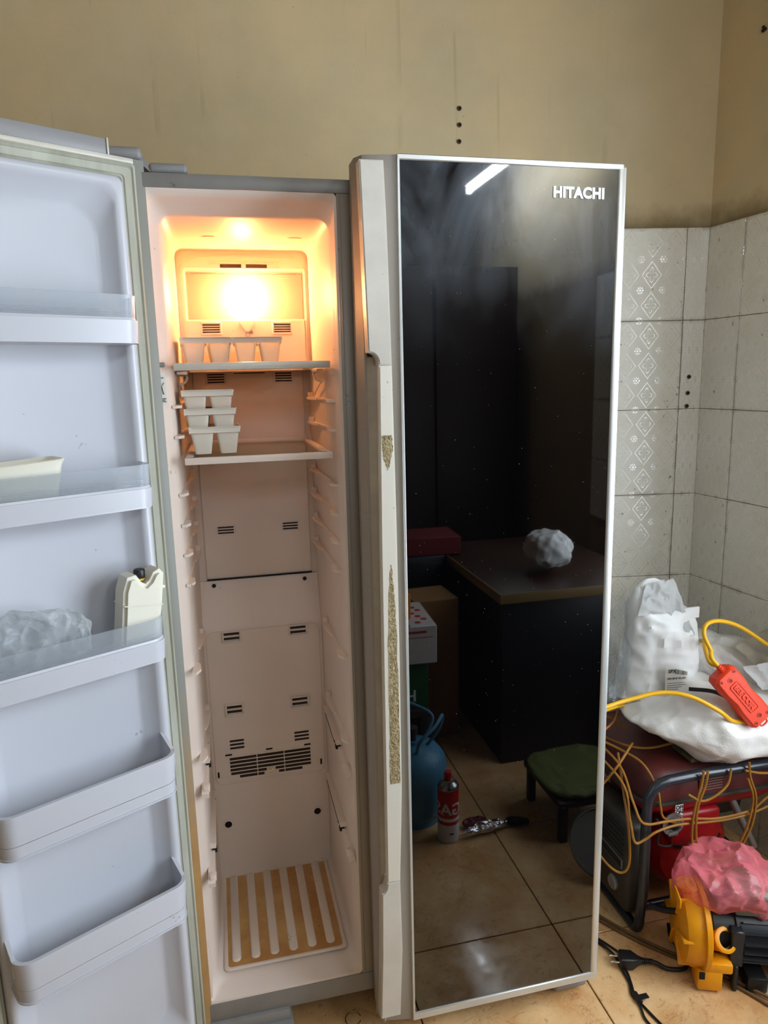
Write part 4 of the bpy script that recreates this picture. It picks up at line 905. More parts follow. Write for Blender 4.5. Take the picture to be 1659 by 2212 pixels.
# tall white parcel bag: outline widths by height
def tallbag():
    bm = nb(); rows = []
    lv = [(.548, .975, 1.185, .035), (.575, .985, 1.200, .055), (.61, .993, 1.200, .060), (.65, .998, 1.196, .058), (.70, 1.003, 1.190, .052), (.74, 1.004, 1.186, .045), (.765, 1.003, 1.178, .040), (.785, 1.003, 1.150, .036), (.80, 1.004, 1.135, .030), (.82, 1.008, 1.122, .022), (.838, 1.014, 1.112, .014), (.848, 1.030, 1.100, .008), (.858, 1.048, 1.075, .003)]
    k = 56; out = []
    import bisect
    zs = [l[0] for l in lv]
    for r_ in range(61):
        z = zs[0]+(zs[-1]-zs[0])*r_/60; i = max(0, min(len(zs)-2, bisect.bisect_right(zs, z)-1)); t = (z-zs[i])/(zs[i+1]-zs[i])
        x0_, x1_, th = [lerp(lv[i][q], lv[i+1][q], t) for q in (1, 2, 3)]
        cx, hw = (x0_+x1_)/2, (x1_-x0_)/2; ring = []
        for j in range(k):
            a = 2*math.pi*j/k; c, s = math.cos(a), math.sin(a)
            x = cx+hw*math.copysign(abs(c)**.8, c); y = .25+th*math.copysign(abs(s)**.8, s)
            p = Vector((x, y, z)); q = p*13
            vv = noise.voronoi(Vector((q.x*1.5, q.y*1.2, q.z*.6)))[0]; vw = noise.voronoi(q*1.9)[0]
            f = noise.noise(q*.7)*.7+.5-(vv[1]-vv[0])*1.1-(vw[1]-vw[0])*.5+(1-abs(noise.noise(q*2.2))*2)*.15
            fold = -abs(((x-1.085)+.35*(z-.70)))*0
            amp = .013*min(1, th/.03)
            ring.append((x+c*amp*f*.5, y+s*amp*f*1.5+fold, z+noise.noise(q*.9)*.004))
        out.append(ring)
    loft(bm, out, True, True)
    return bm
tb = obj('parcel_bag', tallbag(), M['bag'], None, 45); tag(tb, 'tall white plastic parcel bag with printed label standing behind the sack', 'bag')
# flap, crumpled ears of the open mouth, and the label
bm = nb(); box(bm, (1.135, .215, .752), (1.186, .222, .782), .002, 1); obj('bag_flap', bm, M['bag'], tb, True)
def sheet(name, corners, m, parent, seed, amp, n=26, thick=.0006, freq=22):
    bm = nb(); a, b, c, d = [Vector(p) for p in corners]; nn = (b-a).cross(d-a).normalized(); vs = []
    for i in range(n+1):
        r_ = []
        for j in range(n+1):
            u, v = i/n, j/n; p = a*(1-u)*(1-v)+b*u*(1-v)+c*u*v+d*(1-u)*v
            s = p*freq+Vector((seed, seed*2, 0)); f = (1-abs(noise.noise(s))*2.4)*.6+noise.noise(s*.5)*.8+(1-abs(noise.noise(s*2.4))*2)*.2
            r_.append(bm.verts.new(p+nn*amp*f))
        vs.append(r_)
    for i in range(n):
        for j in range(n): bm.faces.new((vs[i][j], vs[i+1][j], vs[i+1][j+1], vs[i][j+1]))
    bmesh.ops.solidify(bm, geom=bm.faces[:], thickness=thick)
    return obj(name, bm, m, parent, 70)
sheet('bag_flap', [(1.085, .205, .70), (1.16, .200, .715), (1.115, .235, .86), (1.075, .235, .85)], M['bag'], tb, 4, .010)
sheet('bag_flap', [(1.003, .215, .775), (1.10, .205, .78), (1.085, .23, .86), (1.035, .235, .85)], M['bag'], tb, 9, .009)
lb = sheet('parcel_label', [(1.064, .170, .560), (1.126, .166, .552), (1.126, .172, .630), (1.062, .174, .652)], M['paper'], tb, 2, .0015, 10, .0004, 8)
lx = plane_mx((1.066, .1675, .6345), (1, -.06, -.03), (0, -.02, 1))
def lt(nm, s, x, y, sz, bo=.0002, m_='ink'): text(nm, s, sz, .0002, M[m_], lb, lx @ Matrix.Translation((x, y, 0)), bo)
lt('label_writing', 'SPX', .002, -.001, .0125, .0004); lt('label_writing', 'HN-20-06-PL,A01', .001, -.019, .0070, .0002)
for k in range(16): 
    bm = nb(); wv = random.choice((.0005, .0009, .0013)); box(bm, (.020+.0022*k, -.004-.0004*k, 0), (.020+.0022*k+wv, .009-.0006*k, .0004), mx=lx); obj('barcode_bar', bm, M['ink'], lb)
for k in range(6):
    bm = nb(); box(bm, (.001, -.030-.0058*k, 0), (.001+random.uniform(.030, .054), -.0285-.0058*k, .0003), mx=lx); obj('text_line', bm, M['greyink'], lb)
# cloudy clear sheet to the left of the parcel bag
o = sheet('clear_sheet', [(.915, .24, .53), (1.00, .22, .56), (1.008, .27, .835), (.955, .30, .74)], M['clearbag'], None, 6, .012); tag(o, 'clear plastic film leaning on the left of the tall parcel bag', 'plastic sheet')
# grey crumpled bag with clear window at the right
def sq2(p): q = p.copy(); q.z *= .75+.5*max(-.5, min(.5, -p.x*2.5)); return q
o = crumple('grey_bag', M['bag'], (.150, .11, .085), 21, .024, 10, 6, .85, sq2); at(o, Matrix.Translation((1.320, .275, .600)) @ Matrix.Rotation(R(14), 4, 'Y')); tag(o, 'crumpled off-white plastic bag behind the orange extension socket', 'bag')
sheet_ = sheet('clear_window', [(1.245, .155, .690), (1.36, .13, .585), (1.47, .15, .61), (1.40, .22, .700)], M['greybag'], None, 14, .008); sheet_.name = 'cloudy_film'; tag(sheet_, 'cloudy clear film lying over the crumpled off-white bag', 'plastic sheet')
o = sheet('bag_scrap', [(1.225, .10, .66), (1.27, .085, .60), (1.40, .08, .585), (1.35, .10, .665)], M['bag'], None, 31, .014); o.name = 'plastic_scrap'; tag(o, 'crinkled white plastic edge right of the orange extension socket', 'plastic sheet')
# orange extension socket
ob = empty('extension_socket'); tag(ob, 'orange plastic extension socket box with yellow cable lying on the white sack', 'extension socket')
ux = Vector((.095, -.035, -.120)).normalized(); un = Vector((-.35, -.80, .45)); un = (un-ux*un.dot(ux)).normalized(); uz = ux.cross(un)
at(ob, Matrix.Translation((1.172, .035, .618)) @ Matrix((ux, uz, un)).transposed().to_4x4())
L2, W2 = .078, .032
bm = nb(); pts = [(-L2, -.7*W2), (-L2+.008, -W2), (-.03, -W2*1.02), (0, -W2*.90), (.03, -W2*1.02), (L2-.008, -W2), (L2, -.75*W2), (L2, .75*W2), (L2-.008, W2), (.03, W2*1.02), (0, W2*.90), (-.03, W2*1.02), (-L2+.008, W2), (-L2, .7*W2)]
loft(bm, [[(x*.99, y*.96, -.020) for x, y in pts], [(x, y, -.014) for x, y in pts], [(x, y, .008) for x, y in pts], [(x*.95, y*.86, .016) for x, y in pts], [(x*.93, y*.80, .0175) for x, y in pts]], True, True)
obj('socket_body', bm, M['orange'], ob, 30)
bm = nb(); loft(bm, [[(x, y, .0172) for x, y in rrect(-.045, .040, -.0135, .0135, .006)], [(x, y, .0195) for x, y in rrect(-.044, .039, -.0125, .0125, .005)], [(x, y, .0195) for x, y in rrect(-.042, .037, -.0108, .0108, .004)], [(x, y, .0180) for x, y in rrect(-.0415, .0365, -.0102, .0102, .004)]], cap1=True); obj('raised_oval', bm, M['orange'], ob, True)
text('raised_lettering', 'PERCOM', .0160, .0016, M['orange'], ob, Matrix.Translation((-.038, -.0055, .0186)), .0006, sx=1.12)
for x, y, r_ in ((-.066, -.021, .0032), (-.066, .020, .0032), (-.055, 0, .0045), (.064, -.019, .0032), (.064, .019, .0032), (.055, 0, .0045)):
    bm = nb(); lathe(bm, [(r_*1.5, .0172), (r_*1.4, .0185), (r_, .0185), (r_, .0178), (0, .0178)], 16, Matrix.Translation((x, y, 0)), mis=[0, 0, 1, 1]); obj('screw_well', bm, None, ob, True, [M['orange'], M['orange_dk']])
bm = nb(); lathe(bm, [(.009, 0), (.010, .004), (.0075, .006), (.0085, .010), (.0065, .012), (.0075, .016), (.0055, .018)], 16, Matrix.Translation((-L2+.002, -.006, 0)) @ Matrix.Rotation(R(-90), 4, 'Y')); obj('cable_gland', bm, M['orange'], ob, True)
bm = nb(); tube(bm, smooth_path([(L2, -.010, .002), (L2+.010, -.008, .003), (L2+.010, .008, .003), (L2, .010, .002)], 5), .0022, 8); obj('hanging_loop', bm, M['orange'], ob, True)
gl = ob.matrix_world @ Vector((-L2-.016, -.006, 0))
bpy.context.view_layer.update(); gl = ob.matrix_world @ Vector((-L2-.014, -.006, 0))
g = [[tuple(gl), (gl.x-.012, gl.y+.010, gl.z+.018), (1.120, .085, .722), (1.112, .10, .755), (1.130, .115, .775), (1.175, .125, .775), (1.240, .13, .750), (1.33, .13, .690), (1.44, .14, .62)],
     [(.76, .07, .60), (.80, .07, .612), (.85, .075, .618), (.905, .080, .624), (.98, .070, .636), (1.04, .045, .630), (1.10, .02, .598), (1.15, .03, .560), (1.20, .03, .552), (1.26, .02, .572), (1.33, .03, .575), (1.42, .04, .585)],
     [tuple(gl+Vector((.004, .008, -.004))), (1.120, .085, .690), (1.155, .15, .700), (1.205, .22, .685), (1.240, .33, .640)], [(.80, .16, .545), (.88, .17, .552), (.97, .22, .535), (1.06, .28, .50)]]
yc = cable('yellow_cable', g, .0052, M['yellow'], 'thick yellow cable looping over the white bags to the orange socket', 'cable', 12)
text('cable_print', 'ROHS STP NO. 24 300/500V PVC', .0042, .0001, M['yellink'], yc, plane_mx((.865, .0662, .6185), (1, -.02, .10), (-.10, 0, 1)), .0001)
bm = nb(); pa = smooth_path([(1.105, .135, .600), (1.125, .075, .618), (1.15, .055, .607), (1.175, .05, .585), (1.20, .045, .560)], 8)
for a, b_ in zip(pa, pa[1:]): pass
loft(bm, [[p+Vector((.0, 0, -.005)), p+Vector((.001, -.001, .005)), p+Vector((.001, .001, .005))] for p in pa], True, True); o = obj('black_strap', bm, M['blackp'], None, True); tag(o, 'short black plastic strap beside the parcel label', 'strap')

# ---------------------------------------------------------------- water pump with pink bag
pu = empty('water_pump', (1.05, -.08, 0)); tag(pu, 'yellow water pump with black motor on the floor in front of the generator', 'pump')
def po(name, bm, m, smooth=True, mats=None):
    o = obj(name, bm, m, pu, smooth, mats); o.matrix_parent_inverse = Matrix.Translation((-1.05, .08, 0)); return o
ax = Vector((.93, -.36, 0)).normalized(); ay = Vector((.36, .93, 0)).normalized()
PM = Matrix.Translation((1.012, -.052, .11)) @ Matrix((ax, ay, Vector((0, 0, 1)))).transposed().to_4x4()   # x along the shaft
RY = Matrix.Rotation(R(90), 4, 'Y')
bm = nb(); lathe(bm, [(0, -.040), (.060, -.040), (.082, -.032), (.090, -.018), (.092, 0), (.092, .012), (.085, .020), (.060, .026), (0, .026)], 36, PM @ RY); po('pump_volute', bm, M['pump'])
bm = nb(); lathe(bm, [(.094, .002), (.100, .004), (.100, .014), (.094, .016)], 36, PM @ RY); po('volute_flange', bm, M['pump'])
for a in range(0, 360, 60):
    bm = nb(); box(bm, (-.045, -.003, .03), (.0, .003, .088), .002, 1, mx=PM @ Matrix.Rotation(R(a+20), 4, 'X')); po('casting_rib', bm, M['pump'])
noz = Matrix.Translation((1.034, -.096, .098)) @ Vector((.06, -.80, .60)).to_track_quat('Z', 'Y').to_matrix().to_4x4()
bm = nb(); lathe(bm, [(.026, -.035), (.024, .0), (.024, .030), (.027, .034), (.027, .044), (.0235, .046), (.018, .046), (.018, .012), (0, .012)], 28, noz, mis=[0, 0, 0, 0, 0, 0, 1, 2, ] ); po('inlet_nozzle', bm, None, True, [M['pump'], M['brass'], M['hole']])
for k in range(3):
    bm = nb(); tube(bm, [tuple(noz @ Vector((.0178*math.cos(R(a)), .0178*math.sin(R(a)), .020+.007*k))) for a in range(0, 360, 20)], .0009, 6, True); po('nozzle_thread', bm, M['brass'])
bm = nb(); lathe(bm, [(.024, 0), (.024, .022), (.027, .024), (.027, .030), (.018, .032)], 24, Matrix.Translation((1.00, -.04, .175))); po('outlet_nozzle', bm, M['pump'])
bm = nb(); box(bm, (-.010, -.050, -.105), (.045, .0, -.055), .006, 2, mx=PM @ Matrix.Translation((.0, -.035, .0))); po('drain_boss', bm, M['pump']); bm = nb(); box(bm, (.0, -.062, -.06), (.066, -.015, -.035), .006, 2, mx=PM @ Matrix.Translation((0, -.022, .0))); po('drain_boss', bm, M['pump'])
bm = nb(); box(bm, (-.006, -.054, -.058), (.006, -.050, -.040), .001, 1, mx=PM @ Matrix.Translation((-.003, -.040, -.010))); po('boss_slot', bm, M['hole'])
bm = nb(); box(bm, (-.050, -.055, .075), (-.044, .00, .098), .004, 2, mx=PM); po('mounting_tab', bm, M['pump'])
bm = nb(); lathe(bm, [(.0, .026), (.055, .026), (.060, .030), (.060, .075), (.066, .078), (.066, .084), (0, .084)], 30, PM @ RY); po('motor_bracket', bm, M['blackp'])
bm = nb(); lathe(bm, [(0, .084), (.062, .084), (.062, .24), (.056, .255), (0, .256)], 32, PM @ RY); po('motor_body', bm, M['motor'])
for k in range(20):
    a = R(k*18+9); bm = nb(); box(bm, (.090, -.0016, .060), (.235, .0016, .074), 0, mx=PM @ Matrix.Rotation(a, 4, 'X')); po('cooling_fin', bm, M['motor'])
bm = nb(); box(bm, (.075, -.045, .060), (.205, .045, .112), .006, 2, mx=PM); po('terminal_box', bm, mat('grey terminal box', (104, 102, 96), .5))
bm = nb(); box(bm, (.068, -.050, .106), (.212, .050, .118), .004, 2, mx=PM); po('terminal_lid', bm, mat('light grey lid', (150, 146, 140), .45))
bm = nb(); box(bm, (.070, -.075, -.110), (.080, .060, -.045), .003, 1, mx=PM); box(bm, (.062, -.070, -.050), (.090, -.045, .04), .003, 1, mx=PM); po('front_leg', bm, M['motor'])
for x in (.10, .18):
    bm = nb(); box(bm, (x, -.075, -.1095), (x+.045, .075, -.072), .006, 2, mx=PM); po('motor_foot', bm, M['blackp'])
bm = nb(); tube(bm, [tuple(PM @ Vector((.014+.004*0, y, .066+.01*math.sin(y*30)))) for y in (-.03, 0, .03)], .012, 10); po('brass_fitting', bm, M['brass'])
bm = nb(); tube(bm, smooth_path([(.945, .02, .11), (.965, -.02, .125), (.985, -.06, .155), (1.005, -.07, .185)], 6), .007, 10); po('rubber_hose', bm, M['blackp'])
def sq3(p): q = p.copy(); q.z -= abs(p.x)*.15; return q
o = crumple('pink_bag', M['pink'], (.145, .095, .060), 41, .030, 9, 6, .85, sq3, fold=1.8, crease=1.05); at(o, Matrix.Translation((1.115, -.045, .213)) @ Matrix.Rotation(R(10), 4, 'Y')); tag(o, 'crumpled pink plastic bag resting on top of the yellow water pump', 'bag')

# ---------------------------------------------------------------- cables on the floor
pl = empty('power_plug', (.853, -.02, 0)); tag(pl, 'black two-pin power plug with curved cable lying on the floor', 'plug')
def plo(name, bm, m):
    o = obj(name, bm, m, pl, True); o.matrix_parent_inverse = Matrix.Translation((-.853, .02, 0)); return o
KM = Matrix.Translation((.862, -.022, .016)) @ Matrix.Rotation(R(-20), 4, 'Z')
bm = nb(); loft(bm, [[(-.020, y, z) for y, z in rrect(-.012, .012, -.010, .010, .004)], [(-.016, y, z) for y, z in rrect(-.019, .019, -.0145, .0145, .006)], [(.010, y, z) for y, z in rrect(-.018, .018, -.0145, .0145, .006)], [(.024, y, z) for y, z in rrect(-.009, .009, -.009, .009, .004)], [(.034, y, z) for y, z in rrect(-.006, .006, -.006, .006, .003)]], True, True); bmesh.ops.transform(bm, matrix=KM, verts=bm.verts); plo('plug_body', bm, M['blackp'])
for y in (-.009, .009):
    bm = nb(); lathe(bm, [(.0023, 0), (.0023, .018), (.0012, .020), (0, .020)], 12, KM @ Matrix.Translation((-.020, y, 0)) @ Matrix.Rotation(R(-90), 4, 'Y')); plo('plug_pin', bm, M['chrome'])
for k in range(5):
    bm = nb(); lathe(bm, [(.0055, 0), (.0075-.0004*k, .001), (.0075-.0004*k, .003), (.0055, .004)], 14, KM @ Matrix.Translation((.034+.005*k, 0, 0)) @ RY); plo('strain_ring', bm, M['blackp'])
bm = nb(); tube(bm, smooth_path([KM @ Vector((.034, 0, 0)), KM @ Vector((.065, .001, -.004)), (.945, -.060, .006), (.985, -.068, .006), (1.005, -.035, .006), (1.01, .02, .006), (1.03, .06, .006)], 8), .0050, 10); plo('plug_cable', bm, M['blackp'])
cable('floor_cable', [[(.79, .24, .004), (.83, .19, .004), (.89, .085, .004), (.94, .015, .004), (1.0, -.055, .004), (1.06, -.13, .004), (1.12, -.235, .004), (1.2, -.36, .004)], [(.80, .25, .009), (.84, .19, .009), (.90, .085, .009), (.95, .012, .009), (1.005, -.052, .009), (1.07, -.13, .009), (1.14, -.225, .007), (1.24, -.34, .004)]], .0036, mat('dusty brown flex', (112, 84, 52), .7), 'long dusty brown flex running diagonally across the floor tiles', 'cable')
cable('dark_wire', [[(.80, .10, .003), (.83, .055, .003), (.845, .015, .006), (.842, -.03, .004), (.838, -.07, .003), (.826, -.10, .003), (.834, -.13, .003), (.84, -.16, .003), (.85, -.20, .003)], [(.79, .12, .004), (.825, .07, .004), (.842, .02, .008), (.850, -.035, .004), (.842, -.07, .004), (.832, -.10, .004), (.826, -.135, .003), (.82, -.165, .003), (.83, -.21, .003)], [(.81, .11, .0035), (.84, .06, .0035), (.87, .0, .004)]], .0026, M['blackp'], 'thin black twin wire beside the power plug on the floor', 'wire')
bm = nb(); tube(bm, [(.832, -.100, .006), (.831, -.125, .007)], .0065, 8); box(bm, (.833, -.121, .008), (.856, -.108, .0095), mx=None); o = obj('tape_wrap', bm, M['blackp'], None, True); tag(o, 'black tape wrapped around the twin wire on the floor', 'tape')
bm = nb(); tube(bm, [(.205+.017*math.cos(R(a)), .000+.017*math.sin(R(a)), .0022+.001*math.sin(R(a))) for a in range(10, 350, 17)], .0011, 6); o = obj('metal_ring', bm, M['silverm'], None, True); tag(o, 'small thin metal ring on the floor below the freezer', 'ring')

# ---------------------------------------------------------------- things behind the viewer, seen mirrored in the black door
tu = empty('tube_lamp'); at(tu, Matrix.Translation((1.46, -2.28, 2.46)) @ Matrix.Rotation(R(90), 4, 'Z') @ Matrix.Rotation(R(-90), 4, 'X')); tag(tu, 'lit white fluorescent tube lamp hanging behind the viewer, mirrored in the door', 'lamp')
for xx in (-.45, .45):
    bm = nb(); tube(bm, [(xx, 0, 0), (xx, -.44, 0)], .004, 8); obj('hanging_rod', bm, M['greym'], tu)
bm = nb(); box(bm, (-.62, .0, -.02), (.62, .035, .03), .004); obj('lamp_body', bm, M['tubebody'], tu, True)
bm = nb(); tube(bm, [(-.59, .055, 0), (.59, .055, 0)], .014, 16); obj('lamp_tube', bm, M['tube'], tu, True)
for s in (-1, 1): bm = nb(); box(bm, (s*.6-.012, .02, -.018), (s*.6+.012, .075, .018), .003); obj('tube_holder', bm, M['tubebody'], tu, True)
# gas cylinder
gc = empty('gas_cylinder', (.535, -.86, 0)); tag(gc, 'light blue gas cylinder with ring handles, mirrored behind the red spray can', 'gas cylinder')
bm = nb(); lathe(bm, [(0, .012), (.075, .012), (.10, .03), (.108, .06), (.108, .175), (.102, .205), (.08, .232), (.04, .245), (.022, .247), (.022, .258), (0, .258)], 36); obj('cylinder_body', bm, M['gasblue'], gc, True)
bm = nb(); lathe(bm, [(.085, 0), (.088, .0), (.088, .028), (.085, .028)], 30); obj('foot_ring', bm, M['gasblue'], gc, True)
bm = nb(); lathe(bm, [(.012, .258), (.012, .275), (.018, .278), (.018, .30), (.008, .303), (0, .303)], 16); obj('valve', bm, M['dustmetal'], gc, True)
for a in (20, 140, 260):
    c, s = math.cos(R(a)), math.sin(R(a)); c2, s2 = math.cos(R(a+70)), math.sin(R(a+70))
    bm = nb(); tube(bm, smooth_path([(.045*c, .045*s, .238), (.085*c, .085*s, .30), (.095*c, .095*s, .345), (.09*math.cos(R(a+35)), .09*math.sin(R(a+35)), .33), (.095*c2, .095*s2, .30), (.05*c2, .05*s2, .238)], 7), .0052, 8); obj('carry_handle', bm, M['gasblue'], gc, True)
# red and white gas canister
cn = empty('gas_can', (.605, -.715, 0)); tag(cn, 'red and white gas canister with red cap standing on the floor', 'can')
bm = nb(); lathe(bm, [(.030, 0), (.0325, .002), (.0325, .06), (.0325, .068), (.0325, .165), (.031, .170), (.033, .172), (.033, .176), (.028, .184), (.020, .190), (.019, .192), (.019, .198), (.0, .198)], 32, mis=[2, 0, 1, 1, 1, 2, 2, 2, 2, 2, 2, 2]); obj('can_body', bm, None, cn, True, [M['canwhite'], M['canred'], M['silverm']])
bm = nb(); lathe(bm, [(.012, .198), (.012, .214), (.010, .220), (0, .221)], 18); obj('can_cap', bm, M['canred'], cn, True)
# lettering wraps around the side facing the door
def wrap_text(parent, s, size, r, z, ang, m, bold):
    cu = bpy.data.curves.new('t', 'FONT'); cu.body = s; cu.size = size; cu.extrude = .0; cu.offset = bold; cu.align_x = 'CENTER'
    t = bpy.data.objects.new('t', cu); C.objects.link(t); dg = bpy.context.evaluated_depsgraph_get(); me = bpy.data.meshes.new_from_object(t.evaluated_get(dg)); bpy.data.objects.remove(t)
    bm = nb(); bm.from_mesh(me); bmesh.ops.subdivide_edges(bm, edges=bm.edges, cuts=1)
    for v in bm.verts:
        a = ang+v.co.x/r; v.co = Vector((r*math.cos(a), r*math.sin(a), z+v.co.y))
    me2 = bpy.data.meshes.new('can_lettering'); bm.to_mesh(me2); bm.free(); me2.materials.append(m)
    o = bpy.data.objects.new('can_lettering', me2); C.objects.link(o); o.parent = parent; return o
wrap_text(cn, 'GAS', .052, .0329, .095, R(108), M['white'], .001)
bm = nb(); lathe(bm, [(.0328, .072), (.0328, .082)], 32, mi=0); bm2 = bm; obj('white_band', bm2, M['white'], cn, True)
bm = nb(); box(bm, (-.006, .0322, .030), (.006, .0332, .034)); o = obj('hazard_mark', bm, M['ink'], cn)
# foil roll packet and wrapper
o = crumple('foil_packet', M['foil'], (.075, .016, .013), 51, .008, 40, 5, .8); at(o, Matrix.Translation((.725, -.705, .020)) @ Matrix.Rotation(R(-8), 4, 'Z')); tag(o, 'crumpled shiny foil packet on the floor tiles beside the canister', 'packet')
o = crumple('maroon_wrapper', M['maroon'], (.04, .018, .010), 52, .006, 40, 4, .8); at(o, Matrix.Translation((.70, -.745, .016)) @ Matrix.Rotation(R(-8), 4, 'Z')); tag(o, 'dark maroon wrapper lying behind the foil packet', 'packet')
o = crumple('black_scrap', M['blackp'], (.035, .016, .010), 53, .006, 40, 4, .8); at(o, Matrix.Translation((.83, -.715, .016)) @ Matrix.Rotation(R(20), 4, 'Z')); tag(o, 'small black crumpled scrap at the end of the foil packet', 'packet')
# stacked cartons
def carton(name, lo, hi, rz, m, label, cat='box'):
    c = ((lo[0]+hi[0])/2, (lo[1]+hi[1])/2, lo[2]); e = empty(name, c, rz); tag(e, label, cat)
    hx, hy, hz = (hi[0]-lo[0])/2, (hi[1]-lo[1])/2, hi[2]-lo[2]
    bx('box_body', (-hx, -hy, 0), (hx, hy, hz), m, e, .002, 1); return e, hx, hy, hz
def sign(parent, s, x, z, hy, size, m, bold=.001, sx=1):    # on the face looking at the door (+y side)
    text('printed_lettering', s, size, .0003, m, parent, plane_mx((x, hy+.0006, z), (-1, 0, 0), (0, 0, 1)), bold, 'CENTER', sx)
tb_ = empty('low_shelf', (.52, -1.2, 0)); tag(tb_, 'low dark wooden shelf behind the viewer carrying the stacked boxes', 'shelf')
bx('shelf_board', (-.36, -.16, .235), (.13, .16, .26), M['darkwood'], tb_, .002)
for x in (-.34, .11):
    for y in (-.14, .14): bx('leg', (x-.018, y-.018, 0), (x+.018, y+.018, .235), M['darkwood'], tb_, .002)
b1, hx, hy_, hz = carton('beer_carton', (.30, -1.22, .262), (.650, -1.06, .43), 0, M['beer'], 'green beer can carton with red stars under the white box')
sign(b1, 'Heineken', .02, .025, hy_, .058, M['white'], .001)
for x in (-.09, -.145, .0):
    bm = nb(); pts = [((.026 if k % 2 == 0 else .0105)*math.sin(R(36*k)), (.026 if k % 2 == 0 else .0105)*math.cos(R(36*k))) for k in range(10)]
    extrude_poly(bm, pts, .0008, Matrix.Translation((x, hy_, .115))); obj('red_star', bm, M['star'], b1)
b2, hx, hy_, hz = carton('white_carton', (.33, -1.30, .432), (.680, -1.04, .565), R(3), M['carton'], 'white carton with red bubble lettering on the beer carton')
sign(b2, 'BIBIBI', -.02, .030, hy_, .052, M['cartonred'], .0025, .9)
bx('red_panel', (-.10, -.13, hz), (.085, .13, hz+.0006), M['cartonred'], b2); bx('box_line', (-.16, hy_, .092), (.16, hy_+.0006, .094), M['cartonred'], b2)
bx('red_stripe', (-.14, hy_, .108), (.14, hy_+.0006, .116), M['cartonred'], b2)
for k in range(7): bm = nb(); lathe(bm, [(.011, hz), (.011, hz+.0006), (0, hz+.0006)], 12, Matrix.Translation((.118+.014*(k % 3), -.10+.032*k, 0))); obj('red_spot', bm, M['cartonred'], b2)
b3, hx, hy_, hz = carton('orange_carton', (.34, -1.24, .567), (.600, -1.10, .655), R(-4), M['cartonor'], 'orange carton lettered in dark ink on top of the white carton')
sign(b3, 'EROR', -.04, .022, hy_, .045, M['ink'], .001)
bm = nb(); tube(bm, [(.575, -1.02, .68), (.545, -1.06, .78)], .002, 6); 
bm.free()
# blue bin behind the gas cylinder
e = empty('blue_tub', (.50, -1.085, 0)); tag(e, 'blue plastic tub on the floor behind the gas cylinder', 'tub')
bm = nb(); lathe(bm, [(0, 0), (.06, 0), (.065, .005), (.085, .20), (.09, .203), (.09, .21), (.083, .21), (.063, .01), (0, .008)], 30); obj('tub_body', bm, M['bluebin'], e, True)
# table with boxes far behind
tt = empty('side_table', (1.20, -1.42, 0)); tag(tt, 'dark wooden desk with pale edging and closed black front behind the viewer', 'table')
bx('table_top', (-.30, -.40, .62), (.30, .40, .65), M['wood'], tt, .002); bx('table_edging', (-.302, .40, .618), (.30, .404, .652), M['woodedge'], tt, .001); bx('table_edging', (-.305, -.40, .618), (-.300, .404, .652), M['woodedge'], tt, .001)
bx('desk_front', (-.28, .30, .0), (.28, .36, .62), M['blackp'], tt, .002); bx('desk_side', (-.28, -.38, .0), (-.25, .30, .62), M['blackp'], tt, .002); bx('desk_side', (.25, -.38, .0), (.28, .30, .62), M['blackp'], tt, .002)
o = crumple('tied_white_bag', M['bag'], (.085, .08, .07), 61, .03, 9, 5, .8); at(o, Matrix.Translation((1.18, -1.25, .735))); tag(o, 'knotted white plastic bag on the desk behind the viewer', 'bag')
lc = empty('low_cabinet', (.70, -1.75, 0)); tag(lc, 'low black cabinet between the boxes and the desk behind the viewer', 'cabinet')
bx('carcass', (-.22, -.20, 0), (.185, .16, .655), M['blackp'], lc, .004)
for x in (-.21, -.01): bx('door', (x, .16, .03), (x+.185, .172, .63), M['blackp'], lc, .003)
e, hx, hy_, hz = carton('red_carton', (.66, -1.80, .657), (.96, -1.60, .73), R(3), mat('dark red carton', (104, 16, 16), .6), 'dark red flat carton on the low black cabinet behind the viewer')
e, hx, hy_, hz = carton('brown_carton', (.665, -1.48, .0), (.84, -1.30, .56), R(-4), M['kraft'], 'plain brown cardboard box on the floor before the low cabinet')
rk = empty('cupboard', (1.16, -2.9, 0)); tag(rk, 'added tall dark cupboard standing along the wall behind the table', 'cupboard')  # added so the glass door mirrors something dark
bx('carcass', (-.50, -.30, 0), (.46, .35, 1.95), M['darkwood'], rk, .004)
for x in (-.49, -.01): bx('door', (x, .35, .05), (x+.46, .368, 1.9), M['darkwood'], rk, .004)
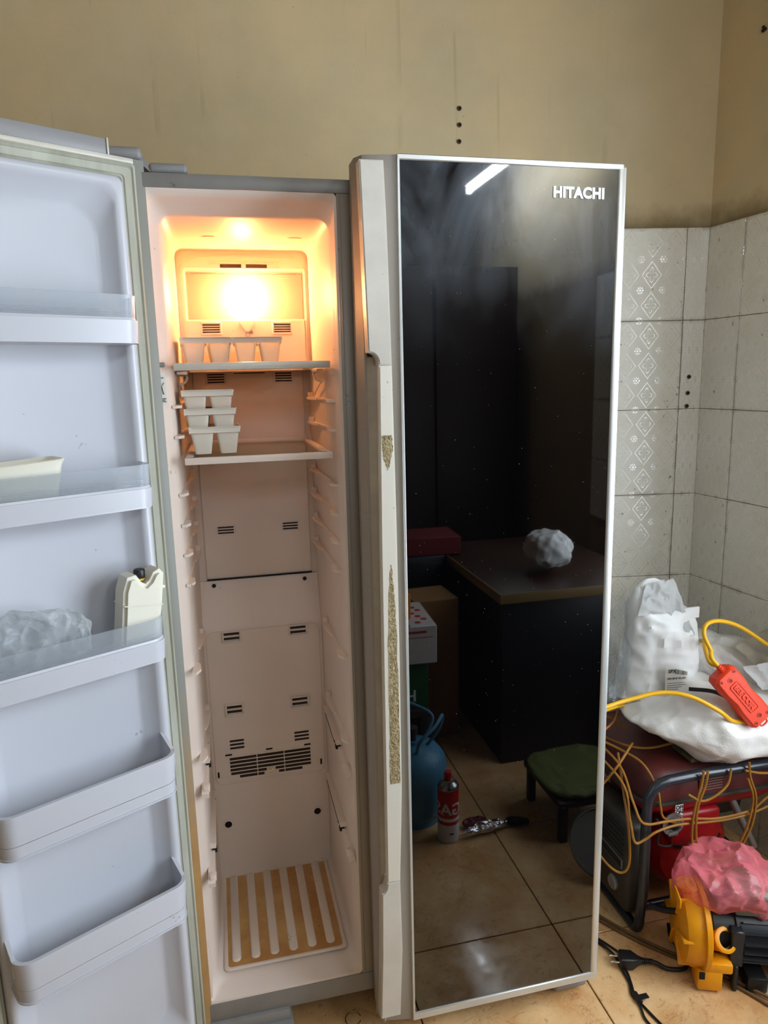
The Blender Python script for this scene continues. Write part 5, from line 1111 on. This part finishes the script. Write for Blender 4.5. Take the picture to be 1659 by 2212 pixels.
# stool with olive cloth, punched tin lid leaning on it
sl = empty('stool', (1.04, -.72, 0)); tag(sl, 'low stool draped with olive green cloth, mirrored at the right of the door', 'stool')
bx('seat', (-.13, -.13, .115), (.13, .13, .135), M['darkwood'], sl, .004)
for x in (-.11, .11):
    for y in (-.11, .11): bx('leg', (x-.012, y-.012, 0), (x+.012, y+.012, .115), M['darkwood'], sl, .002)
o = crumple('olive_cloth', M['olive'], (.15, .14, .016), 71, .014, 12, 5, .6); at(o, Matrix.Translation((1.04, -.72, .150))); tag(o, 'folded olive green cloth lying on the low stool', 'cloth')
ld = empty('sieve', (.985, -.475, .074)); tag(ld, 'round punched tin sieve leaning in front of the stool', 'sieve')
ld.rotation_euler = (R(-48), R(0), R(14))
bm = nb(); lathe(bm, [(.088, 0), (.095, .0), (.097, .012), (.094, .018), (.090, .018), (.088, .004)], 36); obj('rim', bm, M['mesh'], ld, True)
bm = nb(); s = .0085; k = int(.088/s)
for i in range(-k, k):
    for j in range(-k, k):
        x, y = i*s, j*s
        if (x+s/2)**2+(y+s/2)**2 > .087**2: continue
        a = .0022; o_ = [bm.verts.new(p) for p in ((x, y, .003), (x+s, y, .003), (x+s, y+s, .003), (x, y+s, .003))]; i_ = [bm.verts.new(p) for p in ((x+a, y+a, .0015), (x+s-a, y+a, .0015), (x+s-a, y+s-a, .0015), (x+a, y+s-a, .0015))]
        for q in range(4): bm.faces.new((o_[q], o_[(q+1) % 4], i_[(q+1) % 4], i_[q]))
bmesh.ops.remove_doubles(bm, verts=bm.verts, dist=.0001)
o = obj('punched_sheet', bm, M['mesh'], ld); o['kind'] = 'stuff'
# dark wardrobe added far behind to keep the mirrored background dark
wd = empty('wardrobe', (.3, -3.5, 0)); tag(wd, 'added tall dark wardrobe against the far wall behind the viewer', 'wardrobe')
bx('carcass', (-.9, -.28, 0), (.9, .24, 2.05), M['darkwood'], wd, .004)
for x in (-.88, -.29, .30): bx('door', (x, .24, .06), (x+.57, .262, 2.0), M['darkwood'], wd, .004)
